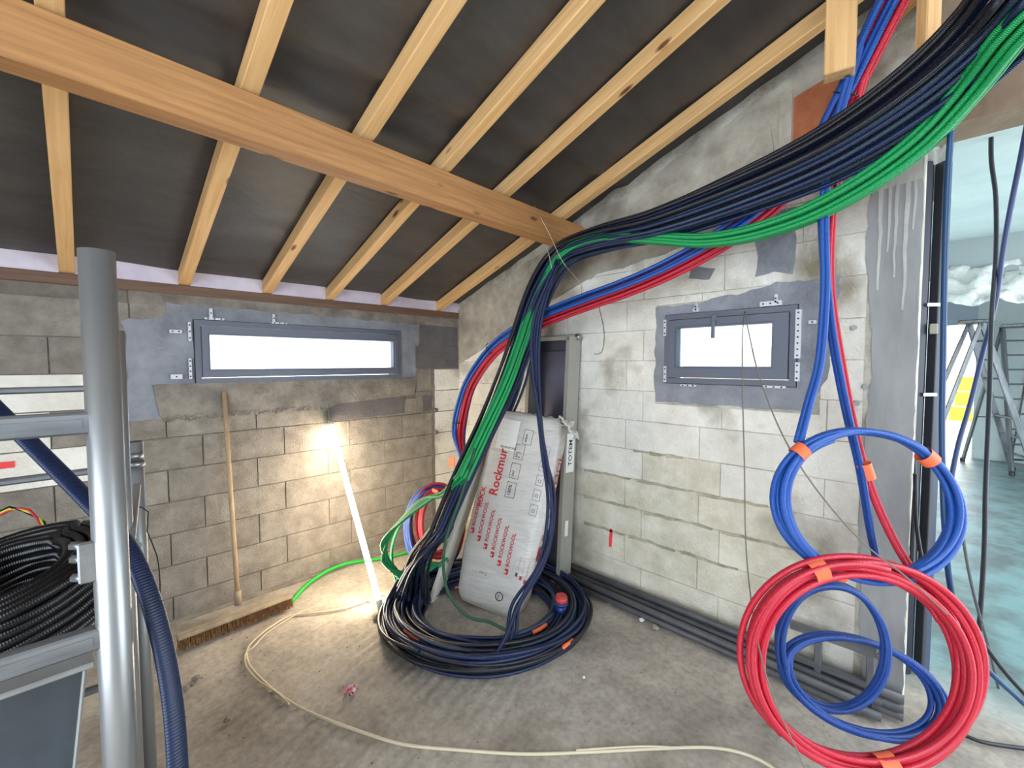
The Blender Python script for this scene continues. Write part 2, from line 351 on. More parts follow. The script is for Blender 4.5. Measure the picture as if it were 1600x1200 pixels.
# floor ----------------------------------------------------------------
def floor_h(x, y):
    if y > -.36: return -.002+.002*noise.noise(Vector((x*9, y*9, 1)))-0.0
    h = .004*noise.noise(Vector((x*5, y*5, 0)))+.0035*noise.noise(Vector((x*17, y*17, 4)))+.002*noise.noise(Vector((x*45, y*45, 9)))
    # ridges raked in the slab before it set
    dx, dy = x+1.7, y+1.3
    a = math.exp(-(dx*dx+dy*dy)/.55)
    u = dx*.35-dy*.94
    h += a*.0075*math.sin(u*95+1.5*noise.noise(Vector((x*3, y*3, 2))))*(.5+.8*abs(noise.noise(Vector((x*6, y*6, 6)))))
    return h-.006
def build_floor():
    V = []; Fc = []
    x0, x1, y0, y1, s = -3.4, .25, -4.0, .05, .02
    nx = int((x1-x0)/s); ny = int((y1-y0)/s)
    for j in range(ny+1):
        for i in range(nx+1):
            x = x0+i*s; y = y0+j*s
            e = 0 if i in (0, nx) or j in (0, ny) else 1
            V.append((x, y, floor_h(x, y) if e else -.006))
    for j in range(ny):
        for i in range(nx):
            a = j*(nx+1)+i; Fc.append((a, a+1, a+nx+2, a+nx+1))
    # the slab around the finely modelled patch
    def quad(ax, ay, bx, by):
        k = len(V); V.extend([(ax, ay, -.006), (bx, ay, -.006), (bx, by, -.006), (ax, by, -.006)]); Fc.append((k, k+1, k+2, k+3))
    X1 = x0+nx*s; Y1 = y0+ny*s
    quad(-6, -9, 12.0, y0); quad(-6, y0, x0, .3); quad(X1, y0, 12.0, .3); quad(x0, Y1, X1, .3)
    me = bpy.data.meshes.new('floor'); me.from_pydata(V, [], Fc)
    me.polygons.foreach_set('use_smooth', [True]*len(Fc))
    m = bpy.data.materials.new('concrete_floor'); m.use_nodes = True; nt = m.node_tree; N = nt.nodes; L = nt.links; b = N['Principled BSDF']
    tc = N.new('ShaderNodeTexCoord')
    n = N.new('ShaderNodeTexNoise'); n.inputs['Scale'].default_value = 2.2; n.inputs['Detail'].default_value = 9; n.inputs['Roughness'].default_value = .62; L.new(tc.outputs['Object'], n.inputs['Vector'])
    cr = N.new('ShaderNodeValToRGB'); e = cr.color_ramp.elements; e[0].position = .34; e[0].color = srgb((146, 136, 124))+(1,); e[1].position = .62; e[1].color = srgb((194, 184, 170))+(1,)
    L.new(n.outputs['Fac'], cr.inputs[0])
    n2 = N.new('ShaderNodeTexNoise'); n2.inputs['Scale'].default_value = 38; n2.inputs['Detail'].default_value = 4; L.new(tc.outputs['Object'], n2.inputs['Vector'])
    c2 = N.new('ShaderNodeValToRGB'); c2.color_ramp.elements[0].position = .3; c2.color_ramp.elements[0].color = (.72, .72, .72, 1); c2.color_ramp.elements[1].position = .6; c2.color_ramp.elements[1].color = (1, 1, 1, 1); L.new(n2.outputs['Fac'], c2.inputs[0])
    mm = N.new('ShaderNodeMix'); mm.data_type = 'RGBA'; mm.blend_type = 'MULTIPLY'; mm.inputs[0].default_value = .8; L.new(cr.outputs[0], mm.inputs[6]); L.new(c2.outputs[0], mm.inputs[7])
    # beyond the wall the screed is smooth with sheen; bluish daylight is tinted into its green-grey
    sx = N.new('ShaderNodeSeparateXYZ'); L.new(tc.outputs['Object'], sx.inputs[0])
    mr = N.new('ShaderNodeMapRange'); mr.inputs[1].default_value = .15; mr.inputs[2].default_value = .6; L.new(sx.outputs[0], mr.inputs[0])
    m2 = N.new('ShaderNodeMix'); m2.data_type = 'RGBA'; L.new(mr.outputs[0], m2.inputs[0]); L.new(mm.outputs[2], m2.inputs[6])
    n3 = N.new('ShaderNodeValToRGB'); n3.color_ramp.elements[0].position = .42; n3.color_ramp.elements[0].color = srgb((92, 104, 100))+(1,); n3.color_ramp.elements[1].position = .58; n3.color_ramp.elements[1].color = srgb((118, 146, 146))+(1,); L.new(n.outputs['Fac'], n3.inputs[0])
    L.new(n3.outputs[0], m2.inputs[7]); L.new(m2.outputs[2], b.inputs['Base Color'])
    rg = N.new('ShaderNodeMapRange'); rg.inputs[1].default_value = .15; rg.inputs[2].default_value = .6; rg.inputs[3].default_value = .88; rg.inputs[4].default_value = .38; L.new(sx.outputs[0], rg.inputs[0]); L.new(rg.outputs[0], b.inputs['Roughness'])
    bu = N.new('ShaderNodeBump'); bu.inputs['Strength'].default_value = .45; bu.inputs['Distance'].default_value = .006; L.new(n2.outputs['Fac'], bu.inputs['Height']); L.new(bu.outputs[0], b.inputs['Normal'])
    me.materials.append(m); return struct(ob('floor', me, m))
floor = build_floor()

# back wall (with the long window) ----------------------------------------
WB = (-2.12, -.653, 1.485, 1.895)   # window opening on the back wall: x0,x1,z0,z1
wall_back = struct(ob('wall_back', ring_prism([(-5, -.02), (.2, -.02), (.2, 2.04), (-5, 2.04)], WB, 'y', 0.0, .2), mortar_joint))
def lay(parent, axis, rows, joints_fn, u0, u1, holes, clips, front, m, gap=.008, name='block', proud=.006, vary=.003, mats=None):
    cache = {}
    for ri, (z0, z1) in enumerate(rows):
        js = [u0]+[j for j in sorted(joints_fn(ri)) if u0+.03 < j < u1-.03]+[u1]
        for a, b in zip(js[:-1], js[1:]):
            pieces = [(a+gap/2, b-gap/2, z0+gap/2, z1-gap/2)]
            for (hx0, hx1, hz0, hz1) in holes:
                nx = []
                for (p0, p1, q0, q1) in pieces:
                    if p1 <= hx0 or p0 >= hx1 or q1 <= hz0 or q0 >= hz1: nx.append((p0, p1, q0, q1)); continue
                    if p0 < hx0-.02: nx.append((p0, hx0, q0, q1))
                    if p1 > hx1+.02: nx.append((hx1, p1, q0, q1))
                    c0, c1 = max(p0, hx0), min(p1, hx1)
                    if q0 < hz0-.02: nx.append((c0, c1, q0, hz0))
                    if q1 > hz1+.02: nx.append((c0, c1, hz1, q1))
                pieces = nx
            for (p0, p1, q0, q1) in pieces:
                poly = [(p0, q0), (p1, q0), (p1, q1), (p0, q1)]
                for n_, d_ in clips: poly = clip(poly, n_, d_) if poly else poly
                if len(poly) < 3: continue
                area = abs(sum(poly[i][0]*poly[(i+1) % len(poly)][1]-poly[(i+1) % len(poly)][0]*poly[i][1] for i in range(len(poly))))/2
                if area < .0015: continue
                uc = sum(p[0] for p in poly)/len(poly); zc = sum(p[1] for p in poly)/len(poly)
                j = .0012; poly = [(p[0]+random.uniform(-j, j), p[1]+random.uniform(-j, j)) for p in poly]
                f = -(proud+random.uniform(0, vary))
                mm = mats(uc, zc) if mats else m
                ob(name, prism(poly, axis, f, front), mm, parent)
rowsB = [(-.01, .16)]+[(round(.16+.2*i, 3), round(.36+.2*i, 3)) for i in range(7)]+[(1.56, 1.76), (1.76, 1.97)]
def jB(ri):
    s = 0 if ri % 2 == 0 else 1
    if ri in (8, 9): return ([-2.75, -2.605, -2.42, -.55, -.315] if ri == 8 else [-3.1, -2.42, -.315])+[-3.24, -3.73, -4.2]
    b = [-2.272, -1.781, -1.295, -.81, -.315] if s == 0 else [-2.09, -1.605, -1.12, -.64, -.315]
    return b+([-2.46, -2.755, -3.24, -3.73, -4.2] if s == 0 else [-2.57, -3.06, -3.55, -4.04, -4.5])
lintB = [(-2.42, .0, 1.36, 1.97)]
def mB(u, z):
    if u < -2.62 and z < 1.6: return block_white if z > .9 or random.random() < .5 else block_grey
    return block_white if u > -.32 and z < 1.56 else block_grey
lay(wall_back, 'y', rowsB, jB, -5, -.002, [(-2.24, -.5, 1.30, 2.0)], [], .02, block_grey, gap=.007, mats=mB)
# lintel bearing of rough cast concrete under and around the window
def sill():
    pts = [(-2.33, 1.49), (-2.30, 1.30)]
    for i in range(26): pts.append((-2.28+i*.04, 1.272+.012*noise.noise(Vector((i*1.7, 0, 0)))+(.01 if i % 2 else 0)))
    pts += [(-1.2, 1.30), (-.52, 1.335), (-.5, 1.49)]
    return pts
ob('cast_sill', prism(sill(), 'y', -.022, .0, None), concrete_lintel, wall_back)['label'] = 'rough cast concrete sill under the window'
bm = bmesh.new()
for i in range(120):   # crumbly lower lip of the cast sill
    x = -2.28+random.random()*1.0; z = 1.275+random.uniform(-.012, .02); s = random.uniform(.004, .011)
    bmesh.ops.create_icosphere(bm, subdivisions=1, radius=s, matrix=Matrix.Translation((x, -.022, z)))
o = ob('mortar_crumbs', bm, concrete_lintel, wall_back); o['kind'] = 'stuff'
ob('mortar_patch', ring_prism(wobble([(-2.30, 1.44), (-.5, 1.40), (-.46, 1.96), (-2.24, 1.985)], .018, seed=3), WB, 'y', -.012, .0), mortar_hazed, wall_back)['label'] = 'smooth grey mortar around the long window'
ob('lintel', prism([(-2.42, 1.965), (-.0, 1.965), (-.0, 2.04), (-2.42, 2.04)], 'y', -.010, .0), concrete_lintel, wall_back)
ob('repair_patch', prism(wobble([(-1.27, 1.165), (-.62, 1.18), (-.62, 1.33), (-1.28, 1.33)], .01, seed=5), 'y', -.013, 0), lintel_dark, wall_back)
ob('repair_patch', prism(wobble([(-2.44, 1.28), (-2.26, 1.28), (-2.25, 1.9), (-2.45, 1.86)], .022, seed=8), 'y', -.011, 0), mortar_hazed, wall_back)
ob('lintel_block', prism([(-.50, 1.57), (-.03, 1.57), (-.03, 1.77), (-.50, 1.77)], 'y', -.016, 0), lintel_dark, wall_back)
ob('lintel_block', prism([(-.45, 1.775), (-.03, 1.775), (-.03, 1.96), (-.45, 1.96)], 'y', -.013, 0), lintel_dark, wall_back)
ob('small_tile', prism([(-.43, 1.175), (-.345, 1.175), (-.345, 1.315), (-.43, 1.315)], 'y', -.016, 0), lintel_dark, wall_back)
for z in (1.18, .97):
    cyl('pipe_stub', (-.30, 0, z), (-.29, -.035, z), .018, mortar_joint, wall_back, 10)
# chase in the corner (rough filled groove)
ob('filled_chase', prism(wobble([(-.335, .0), (-.30, .0), (-.30, 1.56), (-.335, 1.56)], .008, seed=2), 'y', -.010, 0), mortar_joint, wall_back)
for px, py, ww, hh in ((8, 727, .06, .035),):
    q = PY(px, py, -.012); ob('paint_mark', prism(wobble([(q.x-ww/2, q.z-hh/2), (q.x+ww/2, q.z-hh/2), (q.x+ww/2, q.z+hh/2), (q.x-ww/2, q.z+hh/2)], .006, .02), 'y', -.0135, -.008), red_paint, wall_back)['label'] = 'red spray paint mark'
# screed upstand at the base
boxo('base_strip', (-5, -.045, -.01), (-.35, .01, .016), concrete_lintel, wall_back, .004)

# right wall (gable) --------------------------------------------------------
WR = (-2.83, -2.11, 1.485, 1.915)
top = [(0.0, 2.21), (YE, 2.21-YE*SL)]
wall_right = struct(ob('wall_right', ring_prism([(0.0, -.02)]+top+[(YE, -.02)], WR, 'x', 0.0, .22), mortar_light))
rowsR = []
base = .028
rowsR = [(base+.2*i, base+.2*(i+1)) for i in range(0, 15)]; rowsR[0] = (-.01, base+.2)
def jR(ri): return [-.335, -.835, -1.335, -1.835, -2.335, -2.835] if ri % 2 == 1 else [-.46, -.96, -1.46, -1.96, -2.46, -2.96]
lay(wall_right, 'x', rowsR, jR, -3.10, -.002, [(-2.93, -2.045, 1.35, 1.98)], [((.40, 1), 1.62)], .02, block_white, gap=.005, proud=.004, vary=.003, mats=lambda u, z: block_stained if z < .85+.12*math.sin(u*5) and u > -2.9 else block_white)
up_pts = [(0.0, 1.60), (-.35, 1.74), (-.75, 1.93), (-1.2, 2.12), (-1.6, 2.24), (-2.1, 2.30), (-2.55, 2.42), (-2.75, 2.62), (-3.08, 2.66)]
ob('render_band', prism(wobble([(0.0, 2.13)]+up_pts[:1][::1]+up_pts[1:]+[(-3.08, 2.10-SL*-3.08+.02), (-1.6, 2.10+1.6*SL+.01)], .02, .05, seed=4), 'x', -.014, 0), render_band, wall_right)['label'] = 'rough beige render under the roof slope'
ob('mortar_patch', ring_prism(wobble([(-2.05, 1.37), (-2.05, 1.96), (-2.5, 1.99), (-2.72, 2.03), (-3.0, 2.04), (-2.97, 1.6), (-2.88, 1.36)], .022, .035, seed=6), WR, 'x', -.014, 0), mortar_hazed, wall_right)['label'] = 'smooth grey mortar around the small window'
ob('end_column', prism(wobble([(YE, -.01), (YE, 2.56), (-3.11, 2.56), (-3.09, 2.2), (-3.13, 1.6), (-3.10, .9), (-3.14, -.01)], .012, .05, seed=9), 'x', -.016, 0), concrete_col, wall_right)['label'] = 'smooth grey column with whitewash drips at the wall end'
ob('repair_patch', prism(wobble([(-2.62, 2.09), (-2.80, 2.08), (-2.80, 2.42), (-2.62, 2.40)], .02, .04, seed=12), 'x', -.010, 0), mortar_hazed, wall_right)
ob('repair_patch', prism(wobble([(-2.25, 2.12), (-2.38, 2.10), (-2.40, 2.17), (-2.27, 2.2)], .015, .03, seed=14), 'x', -.009, 0), mortar_hazed, wall_right)
ob('smooth_plaque', prism(wobble([(-2.70, 2.64), (-1.95, 2.44), (-2.0, 2.66), (-2.68, 2.86)], .015, .05, seed=16), 'x', -.024, 0), render_band, wall_right)
dirt = mat('dirty_mortar', (188, 181, 162), .95, col2=(142, 135, 114), scale=9, bump=1., bscale=50)
for zc, ya, yb in ((.828, -1.5, -2.75), (.628, -1.5, -2.95), (.428, -1.5, -2.6), (1.028, -1.9, -2.25)):
    for k in range(3):
        a = ya+(yb-ya)*k/3; b = ya+(yb-ya)*(k+.9)/3; hh = random.uniform(.010, .018)
        ob('mortar_ridge', prism(wobble([(a, zc-hh), (b, zc-hh*.5), (b, zc+hh*.4), (a, zc+hh*.5)], .012, .03, seed=zc*9+k), 'x', -.0125, 0), dirt, wall_right)
lime = mat('whitewash', (192, 190, 184), .9, col2=(174, 173, 167), scale=9)
for y, z0, z1, ww in ((-3.135, 1.95, 2.42, .012), (-3.165, 2.12, 2.46, .009), (-3.19, 2.0, 2.45, .010), (-3.225, 1.85, 2.44, .012), (-3.25, 2.2, 2.47, .008)):
    ob('whitewash_drip', prism(wobble([(y, z0), (y-ww*.6, z0), (y-ww, z1), (y+ww*.4, z1)], .006, .05, seed=y*7), 'x', -.0185, 0), lime, wall_right)
ob('whitewash_drip', prism(wobble([(-3.12, 2.40), (-3.27, 2.41), (-3.27, 2.50), (-3.12, 2.52)], .010, .04, seed=2), 'x', -.0178, 0), lime, wall_right)
ob('terracotta_block', prism([(-2.78, 2.66), (-3.00, 2.66), (-3.00, 3.02), (-2.78, 2.96)], 'x', -.02, 0), terracotta, wall_right)
ob('ledge_moulding', prism([(-2.72, 2.62), (-2.775, 2.62), (-2.775, 3.0), (-2.72, 2.98)], 'x', -.03, 0), render_band, wall_right)
ob('paint_mark', prism(wobble([(-1.715, .31), (-1.735, .31), (-1.742, .44), (-1.72, .44)], .004, .02, seed=1), 'x', -.0125, -.004), red_paint, wall_right)['label'] = 'red spray paint mark'
for y, z, l in ((-3.05, 1.78, .05), (-3.07, 1.42, .04), (-3.1, 1.5, .05)):
    cyl('anchor_stub', (0, y, z), (-.04, y-.01, z), .012, concrete_col, wall_right, 8)
struct(boxo('wall_rear_blocker', (-5.2, -5.9, -.01), (-.8, -5.75, 4.1), concrete_col)); struct(boxo('wall_left_blocker', (-5.2, -2.2, -.01), (-5.05, .2, 4.1), concrete_col)); struct(boxo('wall_side_far_blocker', (4.6, -6.2, -.01), (8.2, -6.1, 3.4), plaster_white))  # unseen walls, added to cut the daylight from those sides
header = struct(ob('trim_1', prism([(YE, 2.61), (YE, 3.30), (-5.5, 4.05), (-5.5, 2.61)], 'x', -.02, .2), mat('beige_plaster', (158, 138, 118), .95, col2=(136, 118, 100), scale=4, bump=.6, bscale=30)))
header['label'] = 'beige plastered lintel over the wide opening'

# ceiling membrane between the rafters, sagging a little -----------------------
def build_ceiling():
    V = []; Fc = []; x0, x1, d0, d1, s = -5.0, .22, -.02, 5.4, .05
    nx = int((x1-x0)/s); ny = int((d1-d0)/s)
    for j in range(ny+1):
        for i in range(nx+1):
            x = x0+i*s; d = d0+j*s
            h = .012*noise.noise(Vector((x*1.3, d*3.5, 0)))+.007*noise.noise(Vector((x*3, d*9, 5)))
            h += .018*math.exp(-((d-1.72-.05*x)/.07)**2)-.012*math.exp(-((d-1.82-.05*x)/.05)**2)   # fold behind the purlin
            h += .006*math.sin(max(0, 1-abs(d-.35)/.3)*math.pi*3)*noise.noise(Vector((x*.8, 3, 1)))
            V.append((x, -d, 2.10+SL*d+.088+h))
    for j in range(ny):
        for i in range(nx):
            a = j*(nx+1)+i; Fc.append((a, a+1, a+nx+2, a+nx+1))
    me = bpy.data.meshes.new('ceiling'); me.from_pydata(V, [], Fc); me.polygons.foreach_set('use_smooth', [True]*len(Fc)); me.materials.append(membrane)
    return struct(ob('ceiling', me, membrane))
ceiling = build_ceiling()
# opaque decking and tiles above the membrane
prs = bmesh.new(); box(prs, (-5.2, -5.6, 0), (.25, .15, .03))
for v in prs.verts: v.co.z += 2.10-SL*v.co.y+.16
ob('roof_deck', prs, plate_wood, ceiling)
plate = struct(beam('trim_2', (-5, .07, 2.070), (.0, .07, 2.070), .14, .06, plate_wood)); plate['label'] = 'brown timber wall plate on top of the block wall'
plate.location.y -= .02
# pale strip at the eaves, a piece between each pair of rafters
raf_x = [-4.05, -3.62, -3.15, -2.665, -2.155, -1.69, -1.255, -.80, -.24]
ex = raf_x+[.0]
for a, b in zip(ex[:-1], ex[1:]):
    bm = bmesh.new(); box(bm, (a+.031, -.012, 2.10), (b-.031 if b < 0 else -.002, .0, 2.215)); ob('eaves_strip', bm, eaves_mat, ceiling)

# windows ---------------------------------------------------------------------
def window(name, axis, o, g, out, label, handle=None, brackets=()):
    """o: outer (u0,u1,z0,z1), g: glass; the frame is proud of the wall into the room"""
    def bx(nm, u0, u1, z0, z1, c0, c1, m, par, bev=.003):
        lo = (u0, c0, z0) if axis == 'y' else (c0, u0, z0); hi = (u1, c1, z1) if axis == 'y' else (c1, u1, z1)
        return boxo(nm, lo, hi, m, par, bev)
    root = sempty(name, (sum(o[:2])/2, 0, o[2]) if axis == 'y' else (0, sum(o[:2])/2, o[2])); root['label'] = label
    e = .004
    f = ob('window_frame', ring_prism([(o[0]+e, o[2]+e), (o[1]-e, o[2]+e), (o[1]-e, o[3]-e), (o[0]+e, o[3]-e)], (o[0]+.035, o[1]-.035, o[2]+.035, o[3]-.035), axis, -.028, .07), frame_grey, root)
    s = ob('sash', ring_prism([(o[0]+.04, o[2]+.04), (o[1]-.04, o[2]+.04), (o[1]-.04, o[3]-.04), (o[0]+.04, o[3]-.04)], g, axis, -.040, .05), frame_grey, root)
    bead = ob('glazing_bead', ring_prism([(g[0], g[2]), (g[1], g[2]), (g[1], g[3]), (g[0], g[3])], (g[0]+.010, g[1]-.010, g[2]+.010, g[3]-.010), axis, -.030, .03), frame_grey, s)
    bx('pane', g[0], g[1], g[2], g[3], .012, .018, pane_mat, root, 0)
    if handle:
        hu, hz = handle
        bx('handle', hu-.012, hu+.012, hz, hz+.04, -.055, -.040, frame_grey, root); bx('handle_lever', hu-.009, hu+.009, hz-.10, hz+.03, -.075, -.058, frame_grey, root)
    for (u0, u1, z0, z1) in brackets:
        b = bx('fixing_bracket', u0, u1, z0, z1, -.033, -.014, zinc_white, root, .001)
        k = max(abs(u1-u0), abs(z1-z0)); n = max(1, int(k/.03))
        for i in range(n):
            t = (i+.5)/n; cu = u0+(u1-u0)*(t if abs(u1-u0) >= abs(z1-z0) else .5); cz = z0+(z1-z0)*(t if abs(z1-z0) > abs(u1-u0) else .5)
            bx('hole', cu-.004, cu+.004, cz-.004, cz+.004, -.0345, -.030, black_pl, b, 0)  # solid black tab painting the shade inside a bracket hole
    return root
def br(f, px0, py0, px1, py1):
    a = f(px0, py0, -.02); b = f(px1, py1, -.02); i = 0 if f is PY else 1
    return (min(a[i], b[i]), max(a[i], b[i]), min(a.z, b.z), max(a.z, b.z))
window('window_1', 'y', WB, (-2.047, -.72, 1.568, 1.81), 1, 'long low anthracite window with frosted glass in the back block wall',
       brackets=[br(PY, 293, 503, 299, 533), br(PY, 294, 560, 300, 592), br(PY, 264, 515, 284, 521), br(PY, 266, 585, 285, 592), br(PY, 319, 496, 350, 501), br(PY, 326, 482, 332, 497), br(PY, 424, 503, 448, 507), br(PY, 425, 491, 429, 504)])
window('window_2', 'x', WR, (-2.722, -2.185, 1.582, 1.836), 1, 'small anthracite window with frosted glass in the whitewashed gable wall', handle=(PX(1121, 508).y, 1.855),
       brackets=[br(PX, 1038, 500, 1042, 525), br(PX, 1038, 572, 1042, 597), br(PX, 1084, 482, 1092, 487), br(PX, 1087, 474, 1090, 484), br(PX, 1188, 472, 1222, 477), br(PX, 1211, 460, 1215, 473), br(PX, 1244, 484, 1251, 560), br(PX, 1243, 566, 1249, 596), br(PX, 1064, 600, 1088, 604), br(PX, 1192, 602, 1228, 607), br(PX, 1264, 501, 1276, 506)])

# far room ----------------------------------------------------------------------
far = struct(boxo('ceiling_far', (.2, -6.1, 2.75), (3.4, -1.0, 2.80), plaster_white))
struct(boxo('trim_3', (3.2, -6.1, 2.42), (3.4, -1, 2.75), mat('grey_board', (150, 158, 158), .8)))['label'] = 'grey downstand beam at the end of the plasterboard ceiling'
XF = 8.0
struct(boxo('wall_far', (XF, -6.1, -.01), (XF+.2, -3.72, 3.4), plaster_white))
struct(boxo('wall_far_side', (.22, -3.20, -.01), (XF+.2, -3.0, 3.4), plaster_white))
struct(boxo('trim_4', (XF, -3.72, 2.25), (XF+.2, -3.20, 3.4), mat('grey_blue_board', (168, 178, 190), .8)))['label'] = 'pale board above the far doorway'
struct(boxo('ceiling_hall', (3.4, -6.1, 3.35), (XF+.2, -3.0, 3.4), mat('dark_boards', (70, 62, 56), .9)))
struct(boxo('ground_outside', (12.0, -14, -.1), (40, 12, -.006), sand))
struct(boxo('wall_outside', (19.0, -9, -.05), (19.2, 6, 2.3), mat('outside_blocks', (196, 176, 150), .9, col2=(176, 156, 132), scale=3)))
beam('purlin_far', (5.0, -3.25, 2.72), (5.0, -6.1, 2.72), .10, .20, pine_brown)
tag(bpy.data.objects['purlin_far'], 'brown timber beam high up in the bright far room', 'beam'); bpy.data.objects['purlin_far'].name = 'timber_beam'
# yellow sacks and boards outside the doorway
for i, (dx, dy, dz, lab) in enumerate([(0, 0, 0, 'yellow site crate on the ground beyond the far doorway, at the bottom'), (0.05, -.05, .42, 'yellow site crate stacked second beyond the far doorway'), (0, .0, .84, 'smaller yellow site crate on top beyond the far doorway')]):
    q = P(1512, 660, 12.2); e = empty('site_crate', (q.x+dx, q.y+dy, dz), lab, 'crate')
    s = .75-.1*i; boxo('crate_body', (q.x+dx-.3, q.y+dy-s/2, dz), (q.x+dx+.3, q.y+dy+s/2, dz+.36), yellow_pl, e, .02)
    boxo('crate_rim', (q.x+dx-.33, q.y+dy-s/2-.03, dz+.36), (q.x+dx+.33, q.y+dy+s/2+.03, dz+.41), mat('pale_yellow', (236, 228, 150), .5), e, .01)
def ladder(px, d, yaw, h, label, rungs=7, m=None, spread=.9, wd=.42, name='stepladder'):
    g = PZ(px, 745); g = Vector((P(px, 745, d).x, P(px, 745, d).y, 0)); m = m or alu_dull
    e = empty(name, g, label, 'ladder'); c, s = math.cos(yaw), math.sin(yaw); wv = Vector((c, s, 0)); dv = Vector((-s, c, 0))
    topc = g+Vector((0, 0, h))
    for sg in (-1, 1):
        a = g+wv*(sg*wd*.62)-dv*(spread/2); b = topc+wv*(sg*wd*.38); beam('stile', a, b, .03, .07, m, e, up=dv)
        a2 = g+wv*(sg*wd*.62)+dv*(spread/2); beam('back_leg', a2, b, .03, .05, m, e, up=dv)
        boxo('foot', a-Vector((.03, .03, 0)), a+Vector((.03, .03, .06)), black_pl, e, .005); boxo('foot', a2-Vector((.03, .03, 0)), a2+Vector((.03, .03, .06)), black_pl, e, .005)
    for i in range(1, rungs+1):
        t = i/(rungs+1); ww = wd*(.62-.24*t); c0 = g-dv*(spread/2*(1-t))+Vector((0, 0, h*t)); beam('rung', c0-wv*ww, c0+wv*ww, .05, .025, m, e)
    c0 = g+dv*(spread/2*.65)+Vector((0, 0, h*.35)); beam('brace', c0-wv*wd*.5, c0+wv*wd*.5, .03, .02, m, e)
    boxo('top_cap', topc-Vector((.18, .18, .02)), topc+Vector((.18, .18, .03)), m, e, .01)
    return e
ladder(1578, 6.6, R(-58), 2.15, 'tall aluminium stepladder standing in the far room against the white wall', 9, wd=.5)
ladder(1512, 6.5, R(20), 2.2, 'aluminium stepladder seen edge on in front of the bright far doorway', 7, wd=.45, spread=1.2)
# crumpled plastic sheeting under the downstand
def sheet(name, c, ux, uy, w_, h_, amp, m, label, cat, nx=24, ny=14, parent=None, sd=0):
    V = []; Fc = []; nrm = ux.cross(uy).normalized()
    for j in range(ny+1):
        for i in range(nx+1):
            u, v = i/nx-.5, j/ny-.5
            V.append(c+ux*(u*w_)+uy*(v*h_)+nrm*(amp*noise.noise(Vector((u*7, v*5, sd)))+amp*.5*noise.noise(Vector((u*18, v*14, sd+3)))))
    for j in range(ny):
        for i in range(nx): a = j*(nx+1)+i; Fc.append((a, a+1, a+nx+2, a+nx+1))
    me = bpy.data.meshes.new(name); me.from_pydata(V, [], Fc); me.polygons.foreach_set('use_smooth', [True]*len(Fc))
    o = ob(name, me, m, parent); md = o.modifiers.new('thick', 'SOLIDIFY'); md.thickness = .003
    return tag(o, label, cat) if label else o
sheet('plastic_sheet', Vector((3.1, -3.75, 2.33)), Vector((0, 1, 0)), Vector((.5, 0, .85)).normalized(), .9, .45, .12, wrap_clear, 'crumpled clear plastic sheet hanging under the grey downstand', 'plastic sheet')
sheet('plastic_film', P(1462, 262, 2.25), Vector((.2, -.9, 0)).normalized(), Vector((0, .02, 1)), .11, .34, .05, wrap_clear, 'crumpled clear film on the dark metal post at the opening', 'plastic film', 10, 14, sd=5)

# ================================================================== TIMBER
names = ['rafter beyond the scaffold, well left of the frame', 'rafter left of the scaffold post, out past the corner', 'rafter furthest left, just outside the scaffold', 'pale pine rafter above the scaffold post', 'pine rafter above the left end of the long window', 'pine rafter over the left half of the long window', 'pine rafter over the right half of the long window', 'pine rafter over the right end of the long window', 'pine rafter running closest to the gable wall']
for x, nm in zip(raf_x, names):
    a = Vector((x, .12, 2.10-SL*.12+.04)); b = Vector((x, -5.2, 2.10+SL*5.2+.04))
    beam('rafter', a, b, .062, .075, pine); o = COL.objects[-1]; tag(o, nm, 'rafter', 'rafters under the roof membrane')
pa = Vector((-5.0, -1.60+.05, 2.10+SL*1.55-.09)); pb = Vector((.12, -1.49+.05, 2.10+SL*1.44-.09))
pur = beam('purlin', pa, pb, .10, .17, pine_brown, bev=.004); tag(pur, 'heavy brown pine purlin crossing under the rafters', 'beam')  # one middle brown for its darker sides and brighter underside
# hanging timber ends by the opening
def stub(px, pyt, pyb, d, wd, dp, label, rot):
    b = P(px, pyb, d); t = Vector((b.x, b.y, min(P(px, pyt, d).z+.4, 2.10-SL*b.y)))
    e = empty('timber_post', b, label, 'timber'); o = beam('post_body', b, t, wd, dp, pine, e, up=Vector((math.cos(rot), math.sin(rot), 0)), bev=.004)
    return e
stub(1311, -60, 118, 1.72, .10, .075, 'short pine block hanging from the roof at the end of the gable rafter', R(10))
stub(1448, -60, 96, 1.55, .05, .05, 'slim pine batten hanging above the opening, right of the red pipes', R(40))
beam('batten', P(1345, 70, 2.0), P(1480, -60, 1.7), .05, .07, pine_brown); tag(COL.objects[-1], 'brown batten behind the red and blue pipes near the roof', 'timber')

